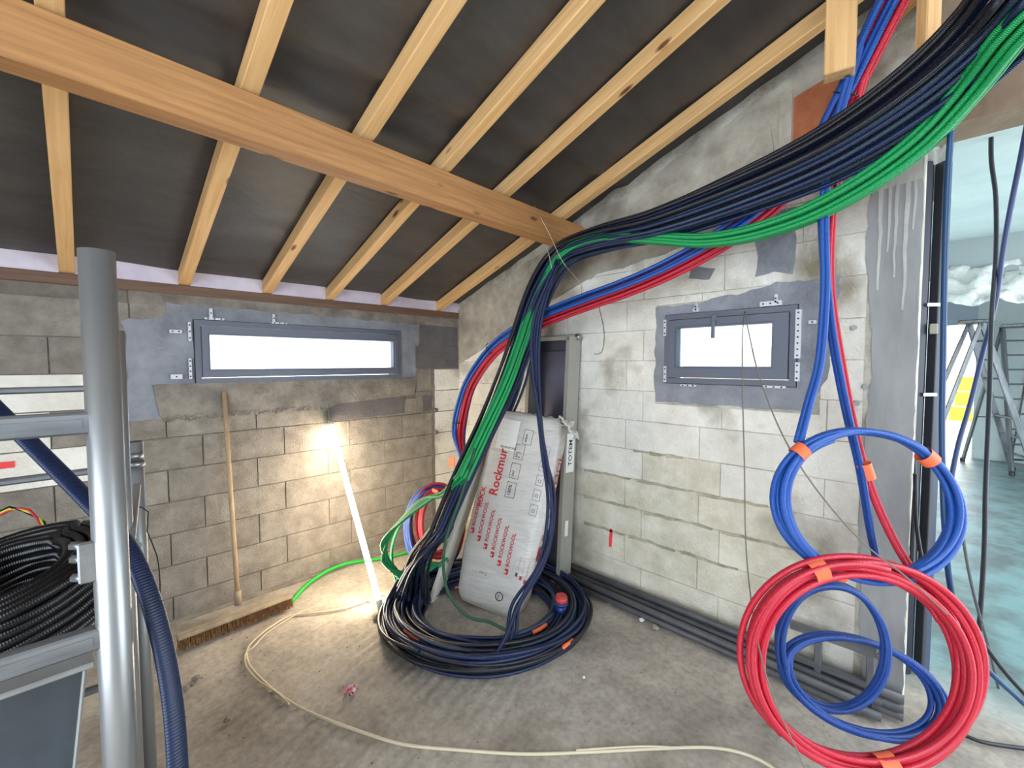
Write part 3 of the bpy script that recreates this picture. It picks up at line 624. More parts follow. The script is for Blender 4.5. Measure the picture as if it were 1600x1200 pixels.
# ================================================================== STRANDS
def disc(n, sd=0):
    return [(math.sqrt((i+.5)/n), i*2.39996+sd) for i in range(n)]
def strand_paths(center, n, rad, twist=2.5, sd=0, flat=.75, step=.05, jit=.12):
    """center: [(px,py,depth)] -> n paths running side by side; rad: radii at each control"""
    C = [c if isinstance(c, Vector) else P(*c) for c in center]
    path = cat_rom(C, step); T, Nn, Bn = frames(path)
    m = len(path); rs = []
    cum = [0]
    for i in range(1, len(C)): cum.append(cum[-1]+(C[i]-C[i-1]).length)
    for i in range(m):
        s = cum[-1]*i/(m-1); k = 0
        while k < len(cum)-2 and s > cum[k+1]: k += 1
        t = (s-cum[k])/max(1e-6, cum[k+1]-cum[k]); rs.append(rad[k]+(rad[k+1]-rad[k])*t)
    out = []
    for j, (q, a) in enumerate(disc(n, sd)):
        pp = []
        for i, p in enumerate(path):
            s = i/m; aa = a+twist*s+jit*2*noise.noise(Vector((s*3+j*9.1, sd, j))); qq = q*(1+jit*noise.noise(Vector((s*5, j*7.7, sd))))
            pp.append(p+Nn[i]*(rs[i]*qq*math.cos(aa)*flat)+Bn[i]*(rs[i]*qq*math.sin(aa)))
        out.append(pp)
    return out
def resample(path, step=.04): return cat_rom(path[::3]+[path[-1]], step)
CX, CD = -.17, 2.72      # floor coil centre, metres right of / ahead of the camera stand
def ringpt(phi, r, z, ex=1.12):
    return H(CX+r*ex*math.cos(phi), CD+r*math.sin(phi), z)
main = [(1640, -60, 1.15), (1560, 35, 1.32), (1440, 145, 1.5), (1300, 238, 1.72), (1160, 302, 1.98), (1030, 350, 2.3), (940, 372, 2.62), (880, 398, 2.9), (845, 450, 2.98), (820, 520, 2.95), (795, 590, 2.86), (762, 665, 2.76), (722, 750, 2.64), (688, 830, 2.52)]
mrad = [.15, .15, .15, .14, .125, .11, .105, .10, .10, .10, .095, .075, .065, .06]
NB_ = 36
mp = strand_paths(main, NB_, mrad, 1.2, 0, .62)
G = 'dark conduits in the overhead bundle'
def tape_ring(path, i, r, parent, w=3, m=None, name='orange_tape'):
    i = max(1, min(len(path)-w-1, i)); seg = path[i:i+w+1]
    return ob(name, tube_mesh(name, seg, r, 10, m or orange_tape), None, parent)
back_ = strand_paths(main[:10]+[(802, 600, 3.12), (780, 660, 3.26), (735, 750, 3.20), (690, 835, 2.98)], NB_, mrad, 1.2, 0, .62)
for j, pth in enumerate(mp):
    if j % 5 < 3: pth = back_[j]
    r = .0095 if j % 3 else .011
    mm = [navy, black_c, steelblue, black_c, navy][j % 5]
    # leave the bundle for the coil on the floor
    last = pth[-1]; R0 = random.uniform(.34, .595); z0 = .014+(j//8)*.023+random.uniform(0, .006); z0 = min(z0, .11)
    ph0 = R(172)+random.uniform(-.15, .15); turns = random.choice([.66, .9, 1.0, 1.2, 1.45, 1.7, 1.9])
    n = int(turns*26); tail = []
    for k in range(n+1):
        ph = ph0+2*math.pi*turns*k/n; rr = R0+.03*noise.noise(Vector((ph*.8, j*3.3, 0)))+.015*k/n
        tail.append(ringpt(ph, rr, max(.013, z0+.03*noise.noise(Vector((ph*.9, j*5.1, 2)))*(.4+j/NB_))))
    mid = last.lerp(tail[0], .5)+RH*(-.04)+Vector((0, 0, .03)); full = resample(pth)[:-1]+cat_rom([last, mid, tail[0]], .05)[:-1]+cat_rom(tail, .045)
    T0, _, _ = frames(full)
    o = ob('conduit', tube_mesh('conduit', full, r, 8, mm), None)
    kind = {navy: 'navy blue', black_c: 'black', steelblue: 'slate grey'}[mm]
    tag(o, f'{kind} ribbed conduit in the thick dark bundle sweeping from roof to floor coil', 'conduit', f'{kind} conduits of the overhead bundle')
    if j % 2 == 0:
        WM[o] = Matrix.Identity(4); tape_ring(full, len(full)-4, r+.002, o, 2)['label'] = 'orange tape flag'
# loose navy loops hanging in front of the pack into the coil
for j, pts in enumerate([[(874, 405, 2.85), (846, 500, 2.8), (842, 600, 2.72), (850, 700, 2.62), (862, 790, 2.52), (850, 880, 2.5), (812, 945, 2.42)], [(872, 412, 2.84), (838, 500, 2.8), (836, 590, 2.73), (846, 690, 2.63), (866, 775, 2.54), (854, 870, 2.5), (806, 950, 2.40)], [(870, 405, 2.85), (842, 500, 2.8), (838, 600, 2.72), (846, 700, 2.62), (856, 790, 2.52), (842, 880, 2.5), (800, 945, 2.42)], [(868, 410, 2.83), (834, 500, 2.78), (832, 580, 2.7), (844, 660, 2.62), (860, 760, 2.52), (858, 850, 2.5), (815, 935, 2.4)]]):
    pp = [P(*q) for q in pts]; q0 = pp[-1]; ph = [R(-70-j*4), R(-100), R(-140), R(-180), R(-220)]
    pp += [ringpt(a, .43+.03*j, .10-.01*k) for k, a in enumerate(ph)]
    tag(tube('conduit', pp, .0095, navy), 'thin navy conduit hanging alone in front of the wrapped pack', 'conduit', 'loose navy conduits before the pack')
# green bundle
gp = [(1660, -20, 1.15), (1600, 35, 1.22), (1540, 110, 1.36), (1470, 195, 1.5), (1390, 262, 1.62), (1300, 318, 1.76), (1210, 355, 1.92), (1110, 376, 2.12), (1010, 372, 2.36), (930, 372, 2.62), (876, 400, 2.86), (842, 452, 2.95), (815, 530, 2.86), (790, 600, 2.76), (755, 675, 2.66), (722, 745, 2.56)]
grad = [.045, .045, .045, .045, .045, .045, .042, .035, .03, .03, .03, .03, .034, .036, .036, .036]
grad = [g_*1.25 for g_ in grad]
gs = strand_paths(gp, 9, grad, .8, 1.3, .7)
for j, pth in enumerate(gs):
    e = pth[-1]
    if j % 2 == 0:    # loops out to the left of the pack, resting on the floor
        q = [P(690, 770, 2.75), P(650-2*j, 786+3*j, 2.85), P(612-2*j, 835+2*j, 2.9), P(598+j*3, 878+j*2, 2.82)]
        z = [P(622+j, 893+j*2, 2.80), P(658, 897-j*2.2, 2.9-.02*j), P(700, 872+j*2, 2.98+.015*j)]
        tail = [e]+q+z
    else:
        q = [P(690, 775, 2.7), P(660, 780, 2.85), P(628, 815, 2.95), P(612, 860, 3.0), P(618, 905, 2.9)]; tail = [e]+q+[PZ(628, 940, .012), PZ(640, 985, .05)]
    full = resample(pth)[:-1]+cat_rom(tail, .04)
    tag(ob('conduit', tube_mesh('conduit', full, .0105, 8, green_c), None), 'bright green ribbed conduit curving under the dark bundle to loops left of the pack', 'conduit', 'green conduits')
# single green conduits near the pack
tag(tube('conduit', [P(742, 700, 2.58), P(722, 770, 2.54), P(695, 850, 2.5), P(698, 920, 2.46), P(730, 962, 2.46), P(765, 972, 2.44), P(790, 985, 2.4)], .009, ribbed('dark_green', (40, 84, 62), .45)), 'dark green conduit looped low over the face of the pack', 'conduit')
tag(tube('conduit', [PZ(454, 942, .012), PZ(478, 915, .02), PZ(510, 893, .03), PZ(540, 881, .03), PZ(562, 877, .015), PZ(600, 872, .012), PZ(640, 862, .012)], .0135, ribbed('vivid_green', (30, 176, 60), .4)), 'vivid green hose lying on the floor between broom and light tube', 'hose')

# red and blue pipes sweeping along the gable wall
ap = [(1440, -90, 1.5), (1393, 0, 1.62), (1345, 100, 1.75), (1300, 190, 1.87), (1255, 262, 1.98), (1180, 335, 2.08), (1090, 395, 2.28), (1000, 440, 2.5), (900, 478, 2.8), (835, 506, 3.05), (775, 545, 3.25), (737, 598, 3.38), (717, 655, 3.4)]
arad = [.05, .05, .045, .038, .045, .05, .05, .05, .052, .052, .042, .04, .042]
arad = [a_*1.25 for a_ in arad]
aps = strand_paths(ap, 14, arad, 1.0, .4, .65)
aks = [blue_c, red_c, blue_bright, red_c, blue_c, red_c, blue_bright, red_c, blue_c, blue_c, red_c, blue_bright, blue_c, red_c]
zo = sorted(range(14), key=lambda k: sum(aps[k][i].z for i in range(len(aps[k])//3, 2*len(aps[k])//3)))
for rk_, k in enumerate(zo): aks[k] = red_c if rk_ in (0, 1, 2, 4, 6, 10) else (blue_bright if rk_ % 2 else blue_c)
for j, pth in enumerate(aps):
    e = pth[-1]; red = aks[j] is red_c
    cx, cy, dd = (684, 818, 3.0) if red else (678, 826, 3.02)
    sx, sy = (24+j*1.6, 44+j*1.7) if red else (34+j*.9, 55+j*1.0); tail = [e+Vector((0, 0, -.12)), P(722+j*.6, 740, 3.25)]
    N_ = 22; a0 = R(20)
    for k in range(N_+1):
        a = a0-2*math.pi*1.15*k/N_; tail.append(P(cx+sx*math.cos(a), cy-sy*math.sin(a), dd+.10*math.cos(a)+.012*j+.01*k/N_))
    full = cat_rom(pth[::4][:-1]+tail, .035)
    c = 'red' if red else 'blue'
    tag(ob('water_pipe', tube_mesh('water_pipe', full, .0105, 8, aks[j]), None), f'{c} sleeved water pipe sweeping along the gable wall into the coil behind the pack', 'pipe', f'{c} pipes along the gable wall')
# small tie and red tags
for (px, py, d, hh) in ((706, 722, 3.2, .07), (680, 770, 3.0, .05)):
    q = P(px, py, d); tag(boxo('tape_flag', q-Vector((.003, .035, hh/2)), q+Vector((.003, .035, hh/2)), orange_tape, None, .001), 'orange tape flag on the ' + ('upper' if py < 750 else 'lower') + ' red pipe left of the pack', 'tape')

# vertical pipes down to the two coils
def bundle(pts, n, rad, m, r, name, label, group, cat='pipe', sd=0, twist=.6, flat=.8):
    for pth in strand_paths(pts, n, rad, twist, sd, flat, .04, .06):
        tag(ob(name, tube_mesh(name, pth, r, 8, m), None), label, cat, group)
bundle([(1345, 60, 1.7), (1310, 180, 1.76), (1290, 270, 1.8), (1287, 360, 1.8), (1288, 450, 1.78), (1280, 560, 1.72), (1262, 630, 1.66), (1246, 690, 1.6)], 2, [.014]*8, blue_bright, .0105, 'water_pipe', 'blue pipe dropping beside the small window to the top of the hanging blue coil', 'blue pipes beside the small window')
bundle([(1286, 330, 1.82), (1292, 430, 1.8), (1303, 530, 1.78), (1324, 640, 1.76), (1345, 730, 1.74), (1362, 830, 1.74), (1378, 900, 1.74)], 2, [.014]*7, blue_c, .0105, 'water_pipe', 'blue pipe falling through the middle of the hanging coil in front of the column', 'blue pipes through the hanging coil')
bundle([(1372, 40, 1.72), (1338, 170, 1.8), (1312, 270, 1.86), (1300, 360, 1.88), (1300, 460, 1.86), (1318, 580, 1.84), (1338, 680, 1.8), (1362, 765, 1.76), (1395, 840, 1.7), (1430, 900, 1.62), (1470, 970, 1.56)], 2, [.011]*11, red_c, .0095, 'water_pipe', 'red pipe falling beside the blue pipes into the big red coil', 'red pipes falling to the red coil', sd=2)

tag(ob('tape_band', tube_mesh('tape_band', [P(1348, 724, 1.745), P(1352, 736, 1.745), P(1356, 748, 1.745)], .028, 14, orange_tape, caps=False), None), 'orange tape wrapped round the falling blue and red pipes inside the hanging coil', 'tape')
def coil(name, px, py, d, sx, sy, turns, r, m, label, rot=0, tiltx=.0, tilty=.0, spread=.02, wob=.02, group=None, cat='pipe coil', start=90, sides=8, lead=None, radial=.0, sd=0, tapes=(), tape_r=.035, elev=None):
    """one continuous pipe coiled in a plane roughly facing the room"""
    c = P(px, py, d); k = d/F_PX; pts = []
    N_ = int(turns*36)
    if lead: pts += [P(*q) for q in lead]
    for i in range(N_+1):
        t = i/N_; a = R(start)+2*math.pi*turns*t; w_ = 1+wob*noise.noise(Vector((a*.37+sd, sd*3.1, t*4)))+radial*(t-.5)
        u = sx*k*w_*math.cos(a); v = sy*k*w_*math.sin(a); u, v = u*math.cos(rot)-v*math.sin(rot), u*math.sin(rot)+v*math.cos(rot)
        dep = tiltx*u+tilty*v+spread*(noise.noise(Vector((t*turns*1.7, sd, 8)))+(math.sin(t*turns*3.9+sd)))*.5
        pts.append(c+RT*u+UP*v+FH*dep)
    o = tag(ob(name, tube_mesh(name, cat_rom(pts, .03), r, sides, m), None), label, cat, group)
    for (ang, wd) in tapes:
        a0 = R(ang-wd); a1 = R(ang+wd); seg = []
        for s in range(5):
            a = a0+(a1-a0)*s/4; u = sx*k*math.cos(a); v = sy*k*math.sin(a); u, v = u*math.cos(rot)-v*math.sin(rot), u*math.sin(rot)+v*math.cos(rot)
            seg.append(c+RT*u+UP*v+FH*(tiltx*u+tilty*v))
        ob('tape_band', tube_mesh('tape_band', seg, tape_r, 14, orange_tape, caps=False), None, o)['label'] = 'orange tape band'
    return o
coil('pipe_coil', 1354, 790, 1.58, 140, 113, 6.3, .0105, blue_bright, 'blue pipe coil hanging in front of the column, tied with orange tape', rot=R(-14), spread=.03, wob=.13, sd=3, start=125, tapes=[(58, 4), (150, 4), (262, 4)], tape_r=.030)
coil('pipe_coil', 1344, 1042, 1.55, 175, 154, 9.4, .0115, red_c, 'big red pipe coil standing on the floor at the right, tied with orange tape', rot=R(-24), spread=.05, wob=.16, sd=5, start=100, tapes=[(135, 4), (305, 5)], tape_r=.042)
coil('pipe_coil', 1300, 1010, 1.78, 80, 98, 5.3, .0105, blue_c, 'upright blue pipe coil seen through the big red coil', rot=R(8), spread=.03, wob=.1, sd=8, start=70)
coil('pipe_coil', 1345, 1068, 1.74, 112, 46, 7.2, .0105, blue_c, 'low blue pipe coil slumped on the floor behind the red coil', rot=R(-4), tilty=.9, spread=.03, wob=.12, sd=11)
bpy.context.view_layer.update()

# ================================================================== GREY PIPES ALONG THE GABLE
for i, (off, z) in enumerate([(.045, .02), (.09, .02), (.135, .02), (.18, .022), (.065, .06), (.11, .06), (.155, .062), (.09, .10)]):
    r = .019
    y0 = -1.0-.05*(i % 3); y1 = -3.15-.07*((i*2) % 3)
    o = cyl('grey_pipe', (-off-.0, y0, z), (-off-.02+.03*(i % 2), y1, z+.003), r, grey_pl, None, 14)
    tag(o, ['floor-level grey pipe tight against the gable wall', 'second floor-level grey pipe out from the gable wall', 'third floor-level grey pipe out from the gable wall', 'floor-level grey pipe furthest out from the gable wall', 'grey pipe in the middle layer, nearest the gable wall', 'grey pipe in the middle layer, centre of the stack', 'grey pipe in the middle layer, outermost of the stack', 'topmost grey pipe of the stack at the foot of the gable wall'][i], 'pipe', 'grey pipes at the foot of the gable wall')
# small steel frame leaning at the end of the pipes
e = empty('steel_frame', PX(1370, 1080, -.2)*1.0, 'small grey steel bracket frame standing at the wall foot behind the red coil', 'frame')
a = PX(1235, 975, -.09); b = PX(1372, 1022, -.09)
beam('top_bar', a, b, .035, .035, alu_dull, e)
for t in (.35, .93):
    c = a.lerp(b, t); beam('leg', Vector((c.x, c.y, .0)), c, .03, .03, alu_dull, e, up=Vector((1, 0, 0)))
c = a.lerp(b, .1); beam('bottom_bar', Vector((a.x-.0, a.y, a.z-.16)), Vector((b.x, b.y, b.z-.16)), .03, .03, alu_dull, e)
cyl('bolt', b+Vector((-.03, 0, 0)), b+Vector((.01, -.02, 0)), .011, steel, e, 8)

# ================================================================== BROOM
hb = PY(370, 952, -.16); hb = Vector((-1.965, -.20, .075)); ht = PY(350, 612, -.03)
e = empty('push_broom', (hb.x, hb.y, 0), 'wide push broom with pale wooden handle leaning against the block wall', 'broom')
cyl('handle', hb, ht, .0135, broom_wood, e, 14)
A = PZ(277, 1006, .05); B = PZ(455, 938, .05)
hd = beam('head', A+Vector((0, 0, .035)), B+Vector((0, 0, .035)), .055, .022, dust, e, bev=.004)
cyl('socket', hb+Vector((0, 0, -.01)), hb.lerp(ht, .06), .021, dust, e, 12)
bm = bmesh.new(); D = (B-A); W_ = Vector((-D.y, D.x, 0)).normalized()
for r_ in range(5):
    for i in range(95):
        t = (i+random.random()*.8)/95; p0 = A+D*t+W_*((r_-2)*.011)+Vector((0, 0, .026)); p1 = p0+Vector((random.uniform(-.006, .006), 0, -.064))+W_*((r_-2)*.004)
        p1.z = max(p1.z, .004); s = .0022; q = D.normalized()*s
        vs = [bm.verts.new(p) for p in (p0-q, p0+q, p1+q*1.3, p1-q*1.3)]; bm.faces.new(vs)
        vs2 = [bm.verts.new(p) for p in (p0-W_*s, p0+W_*s, p1+W_*s, p1-W_*s)]; bm.faces.new(vs2)
o = ob('bristles', bm, bristle, e); o['kind'] = 'stuff'

# ================================================================== LED TUBE
lb = PZ(595, 950, .03); lt = PY(516, 660, -.055)
e = empty('light_tube', (lb.x, lb.y, 0), 'glowing site light tube leaning against the block wall', 'lamp')
glow = mat('tube_glow', (255, 244, 224), .4, emit=((1.0, .83, .62), 62.0))
ax = (lt-lb).normalized()
cyl('end_cap', lb-ax*.02, lb+ax*.05, .020, white_pl, e, 16)
cyl('diffuser', lb+ax*.05, lt-ax*.03, .0175, glow, e, 18)
cyl('end_cap', lt-ax*.03, lt, .018, white_pl, e, 16)
tube('hook', [lt, lt+Vector((0, 0, .012)), lt+Vector((.0, .02, .016))], .003, steel, e)
# flex from the tube and along the floor
def floor_path(pts, z=.008): return [PZ(x, y, z) for x, y in pts]
fp = [(600, 945), (606, 932), (598, 928), (585, 934), (540, 950), (490, 958), (455, 962), (430, 975), (403, 995), (386, 1015), (390, 1040), (420, 1072), (455, 1098), (500, 1120), (560, 1142), (630, 1163), (720, 1172), (820, 1178), (920, 1175), (1020, 1170), (1110, 1168), (1170, 1180), (1215, 1205), (1260, 1250)]
tag(tube('extension_lead', floor_path(fp), .0065, cream_cord), 'cream power cord curving across the floor from the light tube', 'cord')
tag(tube('extension_lead', floor_path([(598, 944), (570, 938), (520, 944), (480, 952), (452, 966), (418, 988), (395, 1012), (384, 1020), (384, 1040), (402, 1062), (432, 1082), (452, 1100)], .016), .004, cream_cord), 'thinner second cord running beside the cream cord near the broom', 'cord')
tag(tube('cord_scrap', floor_path([(900, 1172), (1000, 1166), (1060, 1168)], .02), .004, cream_cord), 'short thin cream cord lying over the long cord, bottom right', 'cord')

# ================================================================== CABINET
y0c, y1c = -1.47, -1.07     # near end, far end
def cabm(p): return p
hC = 1.80; th = math.atan2(.12, hC)
Mc = Matrix.Translation((-.145, 0, 0.004)) @ Matrix.Rotation(th*.95, 4, 'Y')
e = empty('metal_cabinet', (-.2, -1.25, 0), 'tall open metal cabinet leaning against the gable wall behind the pack', 'cabinet')
dc = .13
boxo('back_panel', (-.006, y0c, 0), (0, y1c, hC), cab_in, e, 0, Mc)
boxo('side_panel', (-dc, y0c-.003, 0), (0, y0c, hC), cab_out, e, 0, Mc); boxo('side_panel', (-dc, y1c, 0), (0, y1c+.003, hC), cab_out, e, 0, Mc)
boxo('front_flange', (-dc, y0c, 0), (-dc+.003, y0c+.028, hC), cab_out, e, 0, Mc); boxo('front_flange', (-dc, y1c-.028, 0), (-dc+.003, y1c, hC), cab_out, e, 0, Mc)
boxo('top_panel', (-dc, y0c, hC-.003), (0, y1c, hC), cab_out, e, 0, Mc); boxo('bottom_panel', (-dc, y0c, 0), (0, y1c, .003), cab_out, e, 0, Mc)
boxo('top_flange', (-dc, y0c, hC-.03), (-dc+.003, y1c, hC), cab_out, e, 0, Mc)
boxo('inner_plate', (-.03, y0c+.05, .6), (-.024, y1c-.04, hC-.10), cab_in, e, .002, Mc)
cyl('corner_knob', Mc @ Vector((-.03, y0c-.02, hC-.01)), Mc @ Vector((-.03, y0c+.01, hC+.012)), .02, steel, e, 10)
lab = boxo('sticker', (-dc+.02, y0c-.0045, .82), (-.02, y0c-.003, 1.10), label_white, e, 0, Mc); lab['label'] = 'white sticker'
def put_text(s, size, origin, right, upv, m, parent, bold=True):
    me = textmesh(s, size, bold); z = right.cross(upv); mt = Matrix((right, upv, z)).transposed().to_4x4(); mt.translation = origin
    me.transform(mt); o = ob('lettering', me, m, parent); return o
Rc = Mc.to_3x3()
put_text('TOTEM', .058, Mc @ Vector((-.048, y0c-.0055, .865)), (Rc @ Vector((0, 0, 1))), (Rc @ Vector((-1, 0, 0))), print_dark, lab)
st2 = boxo('small_sticker', (-dc+.04, y0c-.0045, .36), (-.055, y0c-.003, .47), label_white, e, 0, Mc)

# ================================================================== WRAPPED PACK
bc = P(756, 960, 2.83); bc.z = .012; tc_ = P(826, 648, 3.06)
Uv = (tc_-bc).normalized(); al = R(22)
Wv = (RH*math.cos(al)-FH*math.sin(al)); Wv = (Wv-Uv*Wv.dot(Uv)).normalized(); Dv = -Wv.cross(Uv)   # Dv points into the pack, away from the camera
if Dv.dot(FH) < 0: Dv = -Dv
HP = (tc_-bc).length; 
e = empty('insulation_pack', (bc.x, bc.y, 0), 'tall film-wrapped pack of insulation boards with red print, leaning on the metal cabinet', 'insulation pack')
def build_pack(w, d, h):
    V = []; Fc = []; n = 44; m_ = 40
    for j in range(m_+1):
        v = j/m_
        sc = 1.0 if .05 < v < .96 else (.86+.14*math.sin(min(1, (v if v <= .05 else 1-v)/.05)*math.pi/2) if v <= .05 else .95+.05*(1-v)/.04)
        wv = w*(.93+.07*math.sin(v*math.pi))*sc*(1-.10*max(0, 1-v/.25)**1.5)
        for i in range(n):
            a = 2*math.pi*i/n+math.pi/n; c, s = math.cos(a), math.sin(a); p = 7.0
            q = (abs(c)**p+abs(s)**p)**(-1/p); x = q*c*wv/2; y = q*s*d/2*sc
            wr = .005*noise.noise(Vector((c*3, v*34, s*3)))+.004*noise.noise(Vector((x*30, v*16, y*30)))
            x += wr*c; y += wr*s
            V.append(bc+Wv*x+Dv*(y+d/2)+Uv*(v*h))
    for j in range(m_):
        for i in range(n): k = (i+1) % n; Fc.append((j*n+i, j*n+k, (j+1)*n+k, (j+1)*n+i))
    Fc.append(tuple(reversed(range(n)))); Fc.append(tuple(m_*n+i for i in range(n)))
    me = bpy.data.meshes.new('wrapped_body'); me.from_pydata(V, [], Fc); me.polygons.foreach_set('use_smooth', [True]*(m_*n)+[False, False]); return me
PW, PD = .53, .20
ob('wrapped_body', build_pack(PW, PD, HP), wrap, e)
sheet('torn_film', bc+Uv*(HP+.0)+Wv*.03+Dv*.10, Wv, (Dv*.8+Uv*.25).normalized(), PW*.96, PD*.95, .035, wrap_clear, None, None, 26, 12, e, 2)
fl = sheet('film_flap', bc+Uv*(HP-.03)+Wv*(PW/2+.03)+Dv*.05, (Wv*.7-Uv*.6).normalized(), Dv, .18, .16, .03, wrap_clear, None, None, 12, 8, e, 7)
def F(u, v, off=-.0065): return bc+Wv*((u-.5)*PW)+Uv*(v*HP)+Dv*off      # front face place
def frect(nm, u0, u1, v0, v1, m, par=e, off=-.006, t=.0015):
    bm = bmesh.new(); vs = []
    for o_ in (off, off-t):
        vs += [bm.verts.new(F(u, v, o_)) for u, v in ((u0, v0), (u1, v0), (u1, v1), (u0, v1))]
    for f in ((0, 1, 2, 3), (7, 6, 5, 4), (0, 4, 5, 1), (1, 5, 6, 2), (2, 6, 7, 3), (3, 7, 4, 0)): bm.faces.new([vs[i] for i in f])
    bmesh.ops.recalc_face_normals(bm, faces=bm.faces); return ob(nm, bm, m, par)
def ftext(s, size, u, v, m, par=e, vert=True, off=-.0075, bold=True):
    return put_text(s, size, F(u, v, off), Uv if vert else Wv, -Wv if vert else Uv, m, par, bold)
def stroke(nm, u0, u1, v0, v1, lw, m, par=e):   # outlined box
    bm = bmesh.new(); wu = lw/PW; wv_ = lw/HP
    for a0, a1, b0, b1 in ((u0, u1, v0, v0+wv_), (u0, u1, v1-wv_, v1), (u0, u0+wu, v0, v1), (u1-wu, u1, v0, v1)):
        vs = [bm.verts.new(F(u, v, -.0078)) for u, v in ((a0, b0), (a1, b0), (a1, b1), (a0, b1))]; bm.faces.new(vs)
    return ob(nm, bm, m, par)
wl = frect('white_label', .14, .42, .79, .955, label_white); wl['label'] = 'white shipping label'
ftext('ROCKWOOL', .02, .22, .80, print_dark, wl, False, -.0095)
for k in range(4): ftext('-- - --- -- -', .016, .17, .93-.03*k, print_grey, wl, False, -.0095, False)
ftext('Rockmur', .088, .325, .545, print_red)
ftext('ROCK', .05, .15, .47, print_red)
for k, (u, v, s) in enumerate([(.50, .60, '100%'), (.50, .70, '/=/'), (.50, .80, '[^]'), (.57, .885, '===')]):
    b_ = stroke('icon_box', u-.07, u+.06, v-.075+.03, v+.035, .003, print_dark); ftext(s, .034, u+.0, v-.035, print_dark, b_); ftext('-- --- -- ---', .012, u+.035, v-.035, print_dark, b_, True, -.008, False)
for k in range(5):
    b_ = stroke('icon_box', .80, .90, .50+.075*k, .555+.075*k, .003, print_grey); ftext('o', .05, .87, .513+.075*k, print_grey, b_, True, -.008, False)
for k in range(6):
    for q in range(2): ftext('---- ------ -- ------- --- --- -- ----', .013, .66+.035*q+.0*k, .50+.0*k, print_grey, e, True, -.0076, False) if k == 0 else None
for k in range(6):
    u = .10+.115*k; v = .335-.028*k+.02
    sq = frect('logo_square', u-.02, u+.028, v-.022, v+.005, print_red, e, -.0068, .001)
    ftext('<', .03, u+.014, v-.018, label_white, sq, True, -.0092)
    ftext('ROCKWOOL', .036, u+.022, v+.014, print_red)
for k in range(3):
    u = .80+.06*k; v = .20-.01*k; ftext('----- -- ---- --', .017, u+.03, v+.03, print_red if k else print_dark); frect('logo_square', u, u+.028, v, v+.018, print_red if k else print_dark, e, -.0068, .001)
for k in range(4): ftext('- -- == o', .03, .24+.001*k, .155, print_grey, e, False) if k == 0 else ftext('-- - -- --- - --', .016, .24, .155-.022*k, print_grey, e, False, -.0075, False)
# round tick mark
bm = bmesh.new(); n = 28
for i in range(n):
    a0, a1 = 2*math.pi*i/n, 2*math.pi*(i+1)/n; c0 = F(.66, .085, -.0078)
    vs = [bm.verts.new(c0+Wv*(r_*math.cos(a))+Uv*(r_*math.sin(a))) for r_, a in ((.028, a0), (.028, a1), (.022, a1), (.022, a0))]; bm.faces.new(vs)
rg_ = ob('round_mark', bm, print_dark, e); ftext('/', .04, .64, .073, print_dark, rg_, False)
# right face: the large name running up the side
SR = lambda s, v, off=.0: bc+Wv*(PW/2*.985+.008+off)+Dv*s+Uv*(v*HP)
def side_text(s, size, sd_, v, m, par): return put_text(s, size, SR(sd_, v), Uv, -Dv, m, par)
t_ = side_text('ROCKWOOL', .098, .125, .385, print_red, e)
bm = bmesh.new(); vs = [bm.verts.new(SR(s_, v_, -.001)) for s_, v_ in ((.04, .29), (.135, .29), (.135, .36), (.04, .36))]; bm.faces.new(vs); sq = ob('logo_square', bm, print_red, e)
put_text('<', .09, SR(.118, .30, .002), Uv, -Dv, label_white, sq)
# pale slab added to stand in for the pack's left side
bb = P(668, 930, 2.93); bb.z = .01; bt = P(764, 655, 3.16)
ub = (bt-bb).normalized(); wb = (FH*.9+RH*.35); wb = (wb-ub*wb.dot(ub)).normalized(); nb = wb.cross(ub)
mt = Matrix((wb, nb, ub)).transposed().to_4x4(); mt.translation = bb
boxo('pack_side_slab', (0, 0, 0), (.16, .03, (bt-bb).length), mat('pale_pack_side', (222, 218, 206), .7, col2=(204, 198, 184), scale=6), None, .004, mt)
tag(COL.objects[-1], 'pale narrow slab standing in for the left side of the pack', 'board')

# ================================================================== RED AND BLUE CONNECTOR
q = PZ(877, 975, .0); e = empty('power_connector', (q.x, q.y, 0), 'blue industrial plug with a red cap standing in the floor coil', 'plug')
q = Vector((q.x, q.y, .05)); blue_pl = mat('blue_plastic', (24, 52, 120), .4); red_pl = mat('dusty_red_plastic', (196, 72, 72), .5)
cyl('plug_body', q, q+Vector((0, 0, .075)), .030, blue_pl, e, 20, .038); cyl('collar', q+Vector((0, 0, .075)), q+Vector((0, 0, .092)), .044, blue_pl, e, 20)
cyl('cap', q+Vector((0, 0, .092)), q+Vector((0, 0, .125)), .037, red_pl, e, 20); cyl('cap_rim', q+Vector((0, 0, .125)), q+Vector((0, 0, .133)), .033, red_pl, e, 20)
cyl('gland', q+Vector((0, 0, -.045)), q, .014, black_pl, e, 12, .022)

